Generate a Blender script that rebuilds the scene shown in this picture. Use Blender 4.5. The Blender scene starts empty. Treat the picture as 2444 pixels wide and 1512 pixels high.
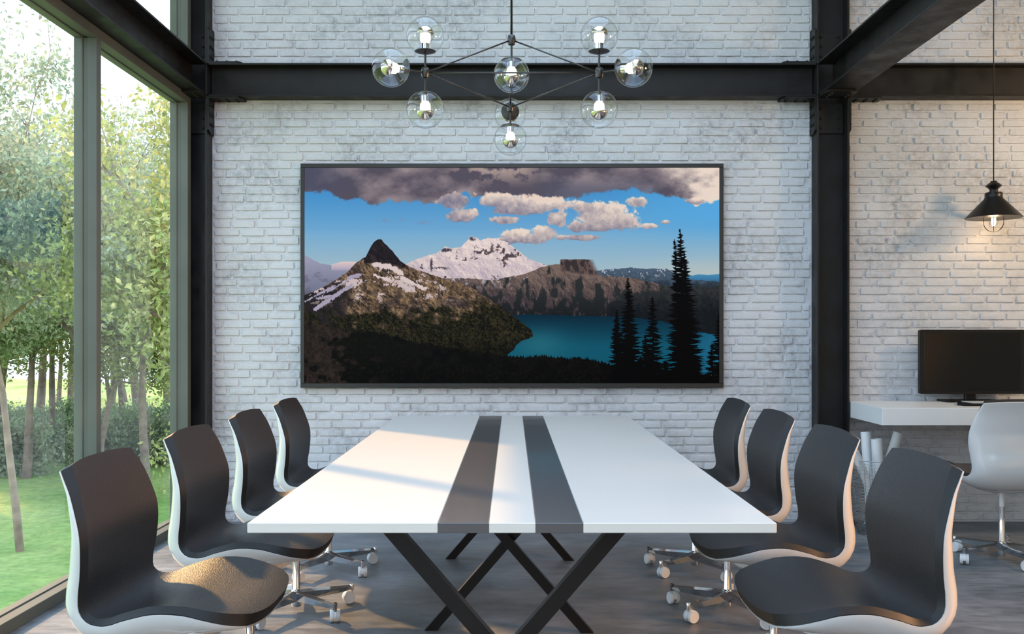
import bpy, math, random
import numpy as np
from mathutils import Vector, Matrix
C = bpy.context.scene.collection
PI = math.pi
F = 2280.0; VX = 1222.0; VY = 794.5; H = 1.2

# ------------------------------------------------------------------ camera, world, sun, exposure
cam_d = bpy.data.cameras.new('camera'); cam = bpy.data.objects.new('camera', cam_d); C.objects.link(cam)
cam.location = (0, 0, H); cam.rotation_euler = (PI / 2, 0, 0)
cam_d.sensor_width = 36.0; cam_d.lens = F / 2444 * 36.0; cam_d.shift_y = 38.5 / 2444; cam_d.clip_start = 0.05; cam_d.clip_end = 400
bpy.context.scene.camera = cam
sc = bpy.context.scene
sc.view_settings.view_transform = 'Standard'; sc.view_settings.look = 'None'
sc.view_settings.gamma = 1.0; sc.view_settings.use_curve_mapping = False
sc.view_settings.exposure = 0.0
SKY_COL = (0.69, 0.85, 1.0); SKY_ZEN = (0.46, 0.68, 1.0); SKY_STR = 4.3
SUN_COL = (1.0, 0.56, 0.20); SUN_STR = 7.5
w = bpy.data.worlds.new('world'); bpy.context.scene.world = w; w.use_nodes = True
nt = w.node_tree; nt.nodes.clear()
wo = nt.nodes.new('ShaderNodeOutputWorld'); bg = nt.nodes.new('ShaderNodeBackground')
tc = nt.nodes.new('ShaderNodeTexCoord'); sp = nt.nodes.new('ShaderNodeSeparateXYZ'); rp = nt.nodes.new('ShaderNodeValToRGB')
nt.links.new(tc.outputs['Generated'], sp.inputs[0]); nt.links.new(sp.outputs['Z'], rp.inputs[0])
rp.color_ramp.elements[0].position = 0.0; rp.color_ramp.elements[0].color = (*SKY_COL, 1)
rp.color_ramp.elements[1].position = 0.9; rp.color_ramp.elements[1].color = (*SKY_ZEN, 1)
nt.links.new(rp.outputs[0], bg.inputs[0]); bg.inputs[1].default_value = SKY_STR
nt.links.new(bg.outputs[0], wo.inputs[0])
sd = bpy.data.lights.new('sun', 'SUN'); sun = bpy.data.objects.new('sun', sd); C.objects.link(sun)
sd.energy = SUN_STR; sd.color = SUN_COL; sd.angle = math.radians(1.6)
sdir = Vector((1.0, -0.99, -0.90)).normalized()   # from the park, over the left window
sun.rotation_euler = sdir.to_track_quat('-Z', 'Y').to_euler(); sun.location = (-8, 14, 8)
# warm lamp of the neighbouring work area, out of frame on the right
def warm_lamp():
    d = bpy.data.lights.new('work_area_lamp', 'AREA'); o = bpy.data.objects.new('work_area_lamp', d); C.objects.link(o)
    d.shape = 'DISK'; d.size = 0.30; d.energy = 30; d.color = (1.0, 0.66, 0.36)
    o.location = (4.3, 4.75, 2.45)
    o.rotation_euler = (Vector((2.6, 6.1, 1.6)) - Vector(o.location)).to_track_quat('-Z', 'Y').to_euler()
warm_lamp()
def warm_fill():  # added unseen fill light, warms the chair shells and leather from the right
    d = bpy.data.lights.new('warm_fill', 'AREA'); o = bpy.data.objects.new('warm_fill', d); C.objects.link(o)
    d.shape = 'DISK'; d.size = 0.8; d.energy = 62; d.color = (1.0, 0.52, 0.25); d.spread = math.radians(85)
    o.location = (4.75, 2.2, 1.6)
    o.rotation_euler = (Vector((0.0, 2.3, 0.65)) - Vector(o.location)).to_track_quat('-Z', 'Y').to_euler()
warm_fill()

# ------------------------------------------------------------------ materials
def principled(name, base=(0.5, 0.5, 0.5), rough=0.5, metal=0.0, spec=0.5, coat=0.0):
    m = bpy.data.materials.new(name); m.use_nodes = True
    b = m.node_tree.nodes['Principled BSDF']
    b.inputs['Base Color'].default_value = (*base, 1); b.inputs['Roughness'].default_value = rough
    b.inputs['Metallic'].default_value = metal; b.inputs['Specular IOR Level'].default_value = spec
    b.inputs['Coat Weight'].default_value = coat
    return m, m.node_tree, b
def srgb(r, g, b):
    f = lambda c: (c / 255 / 12.92) if c / 255 <= 0.04045 else ((c / 255 + 0.055) / 1.055) ** 2.4
    return (f(r), f(g), f(b))
def noise(t, scale, detail=4, rough=0.55, coord='Object', vscale=None):
    n = t.nodes.new('ShaderNodeTexNoise'); n.inputs['Scale'].default_value = scale
    n.inputs['Detail'].default_value = detail; n.inputs['Roughness'].default_value = rough
    c = t.nodes.new('ShaderNodeTexCoord')
    if coord == 'World':
        g = t.nodes.new('ShaderNodeNewGeometry'); src = g.outputs['Position']
    else:
        src = c.outputs[coord]
    if vscale:
        mp = t.nodes.new('ShaderNodeMapping'); mp.inputs['Scale'].default_value = vscale
        t.links.new(src, mp.inputs['Vector']); src = mp.outputs[0]
    t.links.new(src, n.inputs['Vector'])
    return n
def ramp(t, src, stops):
    r = t.nodes.new('ShaderNodeValToRGB'); e = r.color_ramp.elements
    while len(e) < len(stops): e.new(0.5)
    for i, (p, c) in enumerate(stops): e[i].position = p; e[i].color = (*c, 1) if len(c) == 3 else c
    t.links.new(src, r.inputs[0]); return r
def mixc(t, fac, a, b):
    x = t.nodes.new('ShaderNodeMix'); x.data_type = 'RGBA'
    for s, v in ((x.inputs[0], fac), (x.inputs[6], a), (x.inputs[7], b)):
        if hasattr(v, 'is_linked') or hasattr(v, 'links'): t.links.new(v, s)
        elif isinstance(v, tuple): s.default_value = (*v, 1)
        else: s.default_value = v
    return x.outputs[2]
def bump(t, b, src, strength, dist):
    n = t.nodes.new('ShaderNodeBump'); n.inputs['Strength'].default_value = strength; n.inputs['Distance'].default_value = dist
    t.links.new(src, n.inputs['Height']); t.links.new(n.outputs[0], b.inputs['Normal']); return n

def mat_brick():
    m, t, b = principled('whitewashed_brick', rough=0.85, spec=0.2)
    n1 = noise(t, 2.6, 5, 0.6, 'World'); n2 = noise(t, 26, 6, 0.75, 'World'); n3 = noise(t, 160, 3, 0.6, 'World')
    oi = t.nodes.new('ShaderNodeObjectInfo')
    stain = ramp(t, n1.outputs[0], [(0.44, (0, 0, 0)), (0.64, (1, 1, 1))])
    fine = ramp(t, n2.outputs[0], [(0.38, (0, 0, 0)), (0.66, (1, 1, 1))])
    mu = t.nodes.new('ShaderNodeMath'); mu.operation = 'MULTIPLY'; t.links.new(stain.outputs[0], mu.inputs[0]); t.links.new(fine.outputs[0], mu.inputs[1])
    mu2 = t.nodes.new('ShaderNodeMath'); mu2.operation = 'MULTIPLY'; t.links.new(mu.outputs[0], mu2.inputs[0]); mu2.inputs[1].default_value = 0.75
    base = mixc(t, mu2.outputs[0], (0.605, 0.60, 0.61), (0.25, 0.25, 0.27))
    t.links.new(base, b.inputs['Base Color'])
    ad = t.nodes.new('ShaderNodeMath'); t.links.new(n2.outputs[0], ad.inputs[0]); t.links.new(n3.outputs[0], ad.inputs[1])
    bump(t, b, ad.outputs[0], 0.8, 0.005)
    return m
def mat_floor():
    m, t, b = principled('polished_concrete', rough=0.42, spec=0.4)
    n1 = noise(t, 1.1, 7, 0.68, 'World', (1, 1.8, 1)); n2 = noise(t, 9, 8, 0.72, 'World', (0.7, 2.2, 1)); n3 = noise(t, 60, 3, 0.6, 'World')
    r1 = ramp(t, n1.outputs[0], [(0.32, (0.085, 0.088, 0.092)), (0.5, (0.19, 0.20, 0.215)), (0.68, (0.30, 0.31, 0.325))])
    r2 = ramp(t, n2.outputs[0], [(0.34, (0.38, 0.37, 0.36)), (0.58, (1, 1, 1))])
    x = t.nodes.new('ShaderNodeMix'); x.data_type = 'RGBA'; x.blend_type = 'MULTIPLY'; x.inputs[0].default_value = 0.75
    t.links.new(r1.outputs[0], x.inputs[6]); t.links.new(r2.outputs[0], x.inputs[7]); t.links.new(x.outputs[2], b.inputs['Base Color'])
    rr = ramp(t, n2.outputs[0], [(0.3, (0.30,) * 3), (0.7, (0.55,) * 3)]); t.links.new(rr.outputs[0], b.inputs['Roughness'])
    bump(t, b, n2.outputs[0], 0.25, 0.004)
    return m
def mat_steel():
    m, t, b = principled('black_painted_steel', rough=0.45, metal=0.0, spec=0.26)
    n = noise(t, 7, 5, 0.6, 'World')
    r = ramp(t, n.outputs[0], [(0.35, (0.0085, 0.0078, 0.0074)), (0.6, (0.015, 0.0138, 0.013))]); t.links.new(r.outputs[0], b.inputs['Base Color'])
    rr = ramp(t, n.outputs[0], [(0.35, (0.36,) * 3), (0.6, (0.55,) * 3)]); t.links.new(rr.outputs[0], b.inputs['Roughness'])
    return m
def mat_frame():
    m, t, b = principled('grey_green_window_frame', (0.085, 0.092, 0.082), 0.5, 0.0, 0.25)
    n = noise(t, 3, 3, 0.5, 'World'); r = ramp(t, n.outputs[0], [(0.3, (0.085, 0.092, 0.076)), (0.7, (0.108, 0.116, 0.097))]); t.links.new(r.outputs[0], b.inputs['Base Color'])
    return m
def mat_glass():
    m = bpy.data.materials.new('window_glass'); m.use_nodes = True; t = m.node_tree; t.nodes.clear()
    o = t.nodes.new('ShaderNodeOutputMaterial'); mx = t.nodes.new('ShaderNodeMixShader'); tr = t.nodes.new('ShaderNodeBsdfTransparent'); gl = t.nodes.new('ShaderNodeBsdfGlossy')
    fr = t.nodes.new('ShaderNodeFresnel'); fr.inputs[0].default_value = 1.75; gl.inputs['Roughness'].default_value = 0.0
    tr.inputs[0].default_value = (0.96, 0.98, 0.97, 1)
    t.links.new(fr.outputs[0], mx.inputs[0]); t.links.new(tr.outputs[0], mx.inputs[1]); t.links.new(gl.outputs[0], mx.inputs[2]); t.links.new(mx.outputs[0], o.inputs[0])
    return m
def mat_globe():
    m = bpy.data.materials.new('clear_lamp_glass'); m.use_nodes = True; t = m.node_tree; t.nodes.clear()
    o = t.nodes.new('ShaderNodeOutputMaterial'); mx = t.nodes.new('ShaderNodeMixShader'); tr = t.nodes.new('ShaderNodeBsdfTransparent'); gl = t.nodes.new('ShaderNodeBsdfGlossy')
    lw = t.nodes.new('ShaderNodeLayerWeight'); lw.inputs[0].default_value = 0.5; gl.inputs['Roughness'].default_value = 0.0
    pw = t.nodes.new('ShaderNodeMath'); pw.operation = 'POWER'; pw.inputs[1].default_value = 4.2; t.links.new(lw.outputs['Facing'], pw.inputs[0])
    ma = t.nodes.new('ShaderNodeMath'); ma.operation = 'MULTIPLY_ADD'; ma.inputs[1].default_value = 0.72; ma.inputs[2].default_value = 0.055; t.links.new(pw.outputs[0], ma.inputs[0])
    tr.inputs[0].default_value = (0.965, 0.975, 0.975, 1)
    t.links.new(ma.outputs[0], mx.inputs[0]); t.links.new(tr.outputs[0], mx.inputs[1]); t.links.new(gl.outputs[0], mx.inputs[2]); t.links.new(mx.outputs[0], o.inputs[0])
    return m
def mat_emit(name, col, s):
    m = bpy.data.materials.new(name); m.use_nodes = True; t = m.node_tree; t.nodes.clear()
    o = t.nodes.new('ShaderNodeOutputMaterial'); e = t.nodes.new('ShaderNodeEmission'); e.inputs[0].default_value = (*col, 1); e.inputs[1].default_value = s
    t.links.new(e.outputs[0], o.inputs[0]); return m
def mat_leather():
    m, t, b = principled('dark_grained_leather', (0.026, 0.0225, 0.0220), 0.46, 0, 0.5)
    v = t.nodes.new('ShaderNodeTexVoronoi'); v.feature = 'DISTANCE_TO_EDGE'; v.inputs['Scale'].default_value = 155
    n = noise(t, 60, 3, 0.6); c = t.nodes.new('ShaderNodeTexCoord')
    add = t.nodes.new('ShaderNodeMix'); add.data_type = 'RGBA'; add.inputs[0].default_value = 0.015
    t.links.new(c.outputs['Object'], add.inputs[6]); t.links.new(n.outputs[1], add.inputs[7]); t.links.new(add.outputs[2], v.inputs['Vector'])
    r = ramp(t, v.outputs['Distance'], [(0.0, (0, 0, 0)), (0.25, (1, 1, 1))])
    bump(t, b, r.outputs[0], 0.4, 0.0011)
    return m
def mat_edge():
    m, t, b = principled('pebbled_leather_edge', (0.011, 0.0100, 0.0098), 0.55, 0, 0.40)
    v = t.nodes.new('ShaderNodeTexVoronoi'); v.feature = 'F1'; v.inputs['Scale'].default_value = 170
    c = t.nodes.new('ShaderNodeTexCoord'); t.links.new(c.outputs['Object'], v.inputs['Vector'])
    bump(t, b, v.outputs['Distance'], -0.9, 0.003)
    return m
def mat_plain(name, base, rough, metal=0.0, spec=0.5, coat=0.0, var=0.06, scale=12):
    m, t, b = principled(name, base, rough, metal, spec, coat)
    n = noise(t, scale, 3, 0.5)
    lo = tuple(c * (1 - var) for c in base); hi = tuple(min(1, c * (1 + var)) for c in base)
    r = ramp(t, n.outputs[0], [(0.3, lo), (0.7, hi)]); t.links.new(r.outputs[0], b.inputs['Base Color'])
    return m
def mat_leaf(name, c1, c2, c3):  # leaf colours are paled to stand in for outdoor haze
    m = bpy.data.materials.new(name); m.use_nodes = True; t = m.node_tree; t.nodes.clear()
    o = t.nodes.new('ShaderNodeOutputMaterial'); d = t.nodes.new('ShaderNodeBsdfDiffuse'); tl = t.nodes.new('ShaderNodeBsdfTranslucent'); mx = t.nodes.new('ShaderNodeMixShader'); mx.inputs[0].default_value = 0.45
    n = noise(t, 1.1, 3, 0.6); n2 = noise(t, 9, 2, 0.6)
    r = ramp(t, n.outputs[0], [(0.32, c1), (0.5, c2), (0.68, c3)])
    r2 = ramp(t, n2.outputs[0], [(0.35, (0.6, 0.6, 0.6)), (0.65, (1.25, 1.25, 1.25))])
    x = t.nodes.new('ShaderNodeMix'); x.data_type = 'RGBA'; x.blend_type = 'MULTIPLY'; x.inputs[0].default_value = 1
    t.links.new(r.outputs[0], x.inputs[6]); t.links.new(r2.outputs[0], x.inputs[7])
    t.links.new(x.outputs[2], d.inputs[0]); t.links.new(x.outputs[2], tl.inputs[0])
    t.links.new(d.outputs[0], mx.inputs[1]); t.links.new(tl.outputs[0], mx.inputs[2]); t.links.new(mx.outputs[0], o.inputs[0]); return m

M = dict(
    brick=mat_brick(), floor=mat_floor(), steel=mat_steel(), frame=mat_frame(), glass=mat_glass(), globe=mat_globe(),
    leather=mat_leather(), edge=mat_edge(),
    mortar=None,
    shell=mat_plain('glossy_white_shell', (0.56, 0.56, 0.55), 0.18, coat=0.3, var=0.01),
    chrome=mat_plain('chrome', (0.72, 0.72, 0.73), 0.06, metal=1.0, var=0.01),
    white_plastic=mat_plain('white_plastic', (0.70, 0.70, 0.69), 0.35, var=0.02),
    table_white=mat_plain('white_table_lacquer', (0.70, 0.67, 0.615), 0.26, spec=0.4, var=0.01, scale=2),
    table_grey=mat_plain('dark_gloss_inlay', (0.085, 0.083, 0.084), 0.22, spec=0.7, coat=0.3, var=0.03),
    table_leg=mat_plain('black_brown_steel_leg', (0.008, 0.0068, 0.006), 0.40, spec=0.3, var=0.08),
    desk=mat_plain('white_desk_laminate', (0.72, 0.715, 0.70), 0.35, var=0.01),
    black_metal=mat_plain('black_lamp_metal', (0.007, 0.0066, 0.0063), 0.38, spec=0.35, var=0.08),
    brass_dark=mat_plain('bronze_lamp_metal', (0.02, 0.017, 0.014), 0.30, spec=0.6, var=0.1),
    bulb_white=mat_emit('glowing_bulb', (1.0, 0.88, 0.62), 3.0),
    bulb_warm=mat_emit('glowing_filament', (1.0, 0.80, 0.52), 6.0),
    crown=mat_plain('silvered_bulb_crown', (0.62, 0.58, 0.52), 0.05, metal=1.0, var=0.02),
    copper=mat_plain('copper_shade_lining', (0.80, 0.28, 0.13), 0.35, metal=0.6, var=0.05),
    bezel=mat_plain('black_monitor_plastic', (0.005, 0.005, 0.005), 0.35, spec=0.3, var=0.1),
    dark_screen=mat_plain('switched_off_screen', (0.0065, 0.006, 0.0055), 0.12, spec=0.22, var=0.02),
    key=mat_plain('pale_keys', (0.55, 0.55, 0.54), 0.5, var=0.03),
    paper=mat_plain('rolled_paper', (0.72, 0.72, 0.71), 0.7, var=0.03),
    wire=mat_plain('basket_wire', (0.42, 0.42, 0.41), 0.28, metal=1.0, var=0.05),
    pic_frame=mat_plain('dark_bronze_picture_frame', (0.016, 0.0135, 0.0115), 0.38, var=0.06),
    ceiling=mat_plain('pale_ceiling_paint', (0.62, 0.61, 0.60), 0.8, var=0.02, scale=3),
    render_wall=mat_plain('pale_plaster', (0.55, 0.53, 0.50), 0.85, var=0.04, scale=3),
    warm_wall=mat_plain('warm_plaster', (0.62, 0.50, 0.36), 0.85, var=0.04, scale=3),
    facade=mat_plain('concrete_facade', (0.30, 0.29, 0.28), 0.9, var=0.1, scale=2),
    bark=mat_plain('tree_bark', (0.20, 0.135, 0.10), 0.9, var=0.35, scale=4),
    bark_pale=mat_plain('pale_tree_bark', (0.30, 0.20, 0.15), 0.9, var=0.35, scale=4),
    leaf_yellow=mat_leaf('yellow_green_leaves', (0.27, 0.33, 0.11), (0.44, 0.45, 0.17), (0.66, 0.56, 0.30)),
    leaf_pale=mat_leaf('pale_green_leaves', (0.27, 0.32, 0.19), (0.39, 0.42, 0.27), (0.52, 0.53, 0.36)),
    leaf_mid=mat_leaf('mid_green_leaves', (0.19, 0.27, 0.12), (0.31, 0.39, 0.19), (0.46, 0.50, 0.27)),
)
def mat_grass():
    m, t, b = principled('lawn_grass', rough=0.95, spec=0.1)
    n1 = noise(t, 0.22, 4, 0.6, 'World'); n2 = noise(t, 5, 6, 0.7, 'World')
    r1 = ramp(t, n1.outputs[0], [(0.35, (0.19, 0.32, 0.07)), (0.65, (0.42, 0.50, 0.17))]); r2 = ramp(t, n2.outputs[0], [(0.3, (0.62,) * 3), (0.7, (1.15,) * 3)])
    x = t.nodes.new('ShaderNodeMix'); x.data_type = 'RGBA'; x.blend_type = 'MULTIPLY'; x.inputs[0].default_value = 1
    t.links.new(r1.outputs[0], x.inputs[6]); t.links.new(r2.outputs[0], x.inputs[7]); t.links.new(x.outputs[2], b.inputs['Base Color'])
    return m
M['grass'] = mat_grass()

# ------------------------------------------------------------------ mesh helpers
def mesh(name, verts, faces, mats, smooth=False, fmat=None):
    me = bpy.data.meshes.new(name); me.from_pydata([tuple(v) for v in verts], [], faces); 
    for m in (mats if isinstance(mats, (list, tuple)) else [mats]): me.materials.append(m)
    if fmat is not None: me.polygons.foreach_set('material_index', fmat)
    if smooth: me.polygons.foreach_set('use_smooth', [True] * len(me.polygons))
    me.update(); return me
def add(name, me, parent=None, loc=(0, 0, 0), rot=(0, 0, 0), **tags):
    o = bpy.data.objects.new(name, me); C.objects.link(o); o.location = loc; o.rotation_euler = rot
    if parent: o.parent = parent
    for k, v in tags.items(): o[k] = v
    return o
class MB:
    def __init__(s): s.v = []; s.f = []; s.m = []
    def put(s, vs, fs, mi=0):
        o = len(s.v); s.v += [tuple(v) for v in vs]; s.f += [tuple(i + o for i in f) for f in fs]; s.m += [mi] * len(fs); return s
    def box(s, x0, x1, y0, y1, z0, z1, mi=0):
        return s.put([(x0, y0, z0), (x1, y0, z0), (x1, y1, z0), (x0, y1, z0), (x0, y0, z1), (x1, y0, z1), (x1, y1, z1), (x0, y1, z1)],
                     [(0, 3, 2, 1), (4, 5, 6, 7), (0, 1, 5, 4), (1, 2, 6, 5), (2, 3, 7, 6), (3, 0, 4, 7)], mi)
    def bbox(s, x0, x1, y0, y1, z0, z1, b=0.003, mi=0):
        """box with chamfered edges"""
        c = [(x0, x1), (y0, y1), (z0, z1)]; vs = []; idx = {}
        for i in (0, 1):
            for j in (0, 1):
                for k in (0, 1):
                    for ax in range(3):
                        p = [c[0][i], c[1][j], c[2][k]]
                        for a2, s2 in enumerate((i, j, k)):
                            if a2 != ax: p[a2] += b if s2 == 0 else -b
                        idx[(i, j, k, ax)] = len(vs); vs.append(p)
        fs = []
        for ax in range(3):
            o1, o2 = [a for a in range(3) if a != ax]
            for sgn in (0, 1):
                q = []
                for (a, b2) in ((0, 0), (1, 0), (1, 1), (0, 1)):
                    ijk = [0, 0, 0]; ijk[ax] = sgn; ijk[o1] = a; ijk[o2] = b2; q.append(idx[(*ijk, ax)])
                fs.append(tuple(q))
        for ax in range(3):
            o1, o2 = [a for a in range(3) if a != ax]
            for a in (0, 1):
                for b2 in (0, 1):
                    q = []
                    for (e, axx) in ((0, o1), (0, o2), (1, o2), (1, o1)):
                        ijk = [0, 0, 0]; ijk[ax] = e; ijk[o1] = a; ijk[o2] = b2; q.append(idx[(*ijk, axx)])
                    fs.append(tuple(q))
        for i in (0, 1):
            for j in (0, 1):
                for k in (0, 1): fs.append(tuple(idx[(i, j, k, a)] for a in range(3)))
        return s.put(vs, fs, mi)
    def lathe(s, prof, n=32, ctr=(0, 0, 0), mi=0, axis=None):
        """prof: list of (r, z). axis: direction vector of +z"""
        R = Vector((0, 0, 1)).rotation_difference(Vector(axis).normalized()).to_matrix() if axis is not None else Matrix.Identity(3)
        vs = []; fs = []; c = Vector(ctr)
        for (r, z) in prof:
            for i in range(n):
                a = 2 * PI * i / n; vs.append(c + R @ Vector((r * math.cos(a), r * math.sin(a), z)))
        for k in range(len(prof) - 1):
            for i in range(n):
                a, b = k * n + i, k * n + (i + 1) % n; fs.append((a, b, b + n, a + n))
        if prof[0][0] > 1e-6: fs.append(tuple(reversed(range(n))))
        if prof[-1][0] > 1e-6: fs.append(tuple((len(prof) - 1) * n + i for i in range(n)))
        return s.put(vs, fs, mi)
    def tube(s, pts, r, n=8, closed=False, mi=0):
        pts = [Vector(p) for p in pts]; rs = r if isinstance(r, (list, tuple)) else [r] * len(pts)
        vs = []; fs = []; L = len(pts); up = None
        for i, p in enumerate(pts):
            d = (pts[(i + 1) % L] - pts[i - 1]) if closed else (pts[min(i + 1, L - 1)] - pts[max(i - 1, 0)])
            d.normalize()
            if up is None: up = d.orthogonal().normalized()
            up = (up - d * up.dot(d)).normalized(); sd_ = d.cross(up)
            for k in range(n):
                a = 2 * PI * k / n; vs.append(p + (up * math.cos(a) + sd_ * math.sin(a)) * rs[i])
        for i in range(L if closed else L - 1):
            for k in range(n):
                a = i * n + k; b = i * n + (k + 1) % n; a2 = ((i + 1) % L) * n + k; b2 = ((i + 1) % L) * n + (k + 1) % n
                fs.append((a, b, b2, a2))
        if not closed: fs.append(tuple(reversed(range(n)))); fs.append(tuple((L - 1) * n + k for k in range(n)))
        return s.put(vs, fs, mi)
    def prism(s, poly, z0, z1, xf=None, mi=0):
        """poly: (a,b) list, extruded in c; xf maps (a,b,c) -> xyz"""
        xf = xf or (lambda a, b, c: (a, b, c)); n = len(poly)
        vs = [xf(a, b, z0) for a, b in poly] + [xf(a, b, z1) for a, b in poly]
        fs = [tuple(range(n)), tuple(reversed(range(n, 2 * n)))] + [(i, i + n, (i + 1) % n + n, (i + 1) % n) for i in range(n)]
        return s.put(vs, fs, mi)
    def build(s, name, mats, parent=None, smooth=False, loc=(0, 0, 0), rot=(0, 0, 0), fix=True, **tags):
        me = mesh(name, s.v, s.f, mats, False, s.m)
        if fix:
            import bmesh
            bm = bmesh.new(); bm.from_mesh(me); bmesh.ops.recalc_face_normals(bm, faces=bm.faces); bm.to_mesh(me); bm.free()
        if smooth:
            me.polygons.foreach_set('use_smooth', [True] * len(me.polygons))
            if smooth != 'all': me.set_sharp_from_angle(angle=math.radians(40))
        me.update()
        return add(name, me, parent, loc, rot, **tags)
def empty(name, loc, rz=0, **tags):
    o = bpy.data.objects.new(name, None); C.objects.link(o); o.location = loc; o.rotation_euler = (0, 0, rz)
    for k, v in tags.items(): o[k] = v
    return o
def children(o): return [c for c in bpy.data.objects if c.parent == o]
def copy_tree(o, parent=None, kids=None):
    kids = kids or {}
    c = o.copy(); C.objects.link(c)
    if parent is not None: c.parent = parent
    for ch in list(o.children): copy_tree(ch, c)
    return c
def sph(r, a0, a1, n=16, z0=0.0):
    """lathe profile of a sphere arc, latitude a0..a1 in degrees"""
    return [(max(0.0, r * math.cos(math.radians(a0 + (a1 - a0) * i / n))), z0 + r * math.sin(math.radians(a0 + (a1 - a0) * i / n))) for i in range(n + 1)]

WY = 6.090      # mortar plane of the back wall; brick faces stand at about 6.076
# ------------------------------------------------------------------ floor, ceiling, hidden walls
MB().box(-2.10, 5.6, -5.6, 6.25, -0.25, 0.0).build('floor', M['floor'], kind='structure', label='grey-blue polished concrete floor with mottled stains')
ZC = 4.35
cb = MB()   # ceiling with two open rooflights
for (x0, x1) in ((-2.2, -1.5), (1.6, 5.6)): cb.box(x0, x1, -5.6, 6.25, ZC, ZC + 0.2)
for (y0, y1) in ((-5.6, -4.2), (-0.4, 0.4), (4.8, 6.25)): cb.box(-1.5, 1.6, y0, y1, ZC, ZC + 0.2)
cb.box(-3.72, -2.2, -5.6, 7.55, ZC, ZC + 0.12)      # unseen eave, added to keep sun out of the upper window
cb.build('ceiling', M['ceiling'], kind='structure', label='pale ceiling with long rooflights above the table')
rb = MB()   # wall behind the camera with three tall openings
for (x0, x1) in ((-2.1, -1.5), (0.1, 0.6), (2.2, 2.7), (4.6, 5.2)): rb.box(x0, x1, -5.6, -5.4, 0, ZC)
for (x0, x1) in ((-1.5, 0.1), (0.6, 2.2), (2.7, 4.6)): rb.box(x0, x1, -5.6, -5.4, 0, 2.9)
rb.build('wall_rear', M['render_wall'], kind='structure', label='plastered wall behind the viewer with tall openings')
MB().box(5.0, 5.15, -5.6, 6.25, 0, ZC).build('wall_right', M['warm_wall'], kind='structure', label='warm beige plastered wall of the side aisle')

# ------------------------------------------------------------------ brick wall
rnd = random.Random(7)
def brick_mesh(seed, L, Hh):
    r = random.Random(seed); us = [0, .022, .2, .5, .8, .978, 1]; vs_ = [0, .075, .5, .93, 1]
    V = []; 
    chip = r.uniform(-.02, .02)
    for j, v in enumerate(vs_):
        for i, u in enumerate(us):
            x = (u - .5) * L; z = (v - .5) * Hh
            if j in (0, 4): z += r.uniform(-.0028, .0028); 
            if i in (0, 6): x += r.uniform(-.003, .003)
            if i in (0, 6) and j in (0, 4): x *= .958; z *= .79
            edge = (i in (0, 6)) or (j in (0, 4)); ring = (i in (1, 5)) or (j in (1, 3))
            d = 0.0 if edge else ((.0082 if ring else .0102) + r.uniform(-.0015, .0015))
            if not edge: x += r.uniform(-.002, .002)
            V.append((x, -d - (0.0 if edge else chip * (u - .5) * .1), z))
    Fc = [(j * 7 + i, j * 7 + i + 1, (j + 1) * 7 + i + 1, (j + 1) * 7 + i) for j in range(4) for i in range(6)]
    return V, Fc
VARS = [brick_mesh(100 + k, .160, .0410) for k in range(14)]
BMESH = [mesh('brick', v, f, M['brick'], True) for v, f in VARS]
for m_ in BMESH: m_.set_sharp_from_angle(angle=math.radians(32))
wall = MB().box(-2.118, 5.2, WY, WY + .16, 0.0, ZC).build('wall_back', M['brick'], kind='structure', label='whitewashed rough brick wall behind the picture and the desk')
slots = []   # (x, z, length scale)
PITCH = 0.0532
def bay(x0, x1, z0, z1):
    k = 0; n = int((z1 - z0) / PITCH)
    for j in range(n):
        z = z0 + (j + .5) * PITCH; x = x0 + (-.088 if j % 2 else 0.0) + rnd.uniform(-.03, .03)
        while x < x1 - .03:
            L = .160 * rnd.uniform(.86, 1.10); a = max(x, x0); b = min(x + L, x1)
            if b - a > .03: slots.append(((a + b) / 2, z + rnd.uniform(-.002, .002), (b - a) / .160))
            x += L + rnd.uniform(.012, .020)
bay(-1.895, 1.895, 0.005, 2.67); bay(-1.895, 1.895, 2.90, 3.75)
bay(2.125, 5.0, 0.005, 2.67); bay(2.125, 5.0, 2.90, 3.75)
def single(s):
    x, z, l = s
    full = l > .85
    return full and ((-1.9 < x < -1.36 and 0.9 < z < 2.67) or (-1.9 < x < 1.9 and 2.29 < z < 2.67))
ones = [s for s in slots if single(s)][:300]; oneset = set(ones)
for (x, z, l) in ones:
    o = add('brick', BMESH[rnd.randrange(14)], wall, (x, WY, z)); o.scale = (l, rnd.uniform(.8, 1.15), rnd.uniform(.94, 1.06))
mb = MB()
for s in slots:
    if s in oneset: continue
    v, f = VARS[rnd.randrange(14)]; sy = rnd.uniform(.8, 1.15)
    mb.put([(s[0] + p[0] * s[2], WY + p[1] * sy, s[1] + p[2]) for p in v], f)
me = mesh('brick_courses', mb.v, mb.f, M['brick'], True); me.set_sharp_from_angle(angle=math.radians(32))
add('brick_courses', me, wall, kind='stuff')

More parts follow.
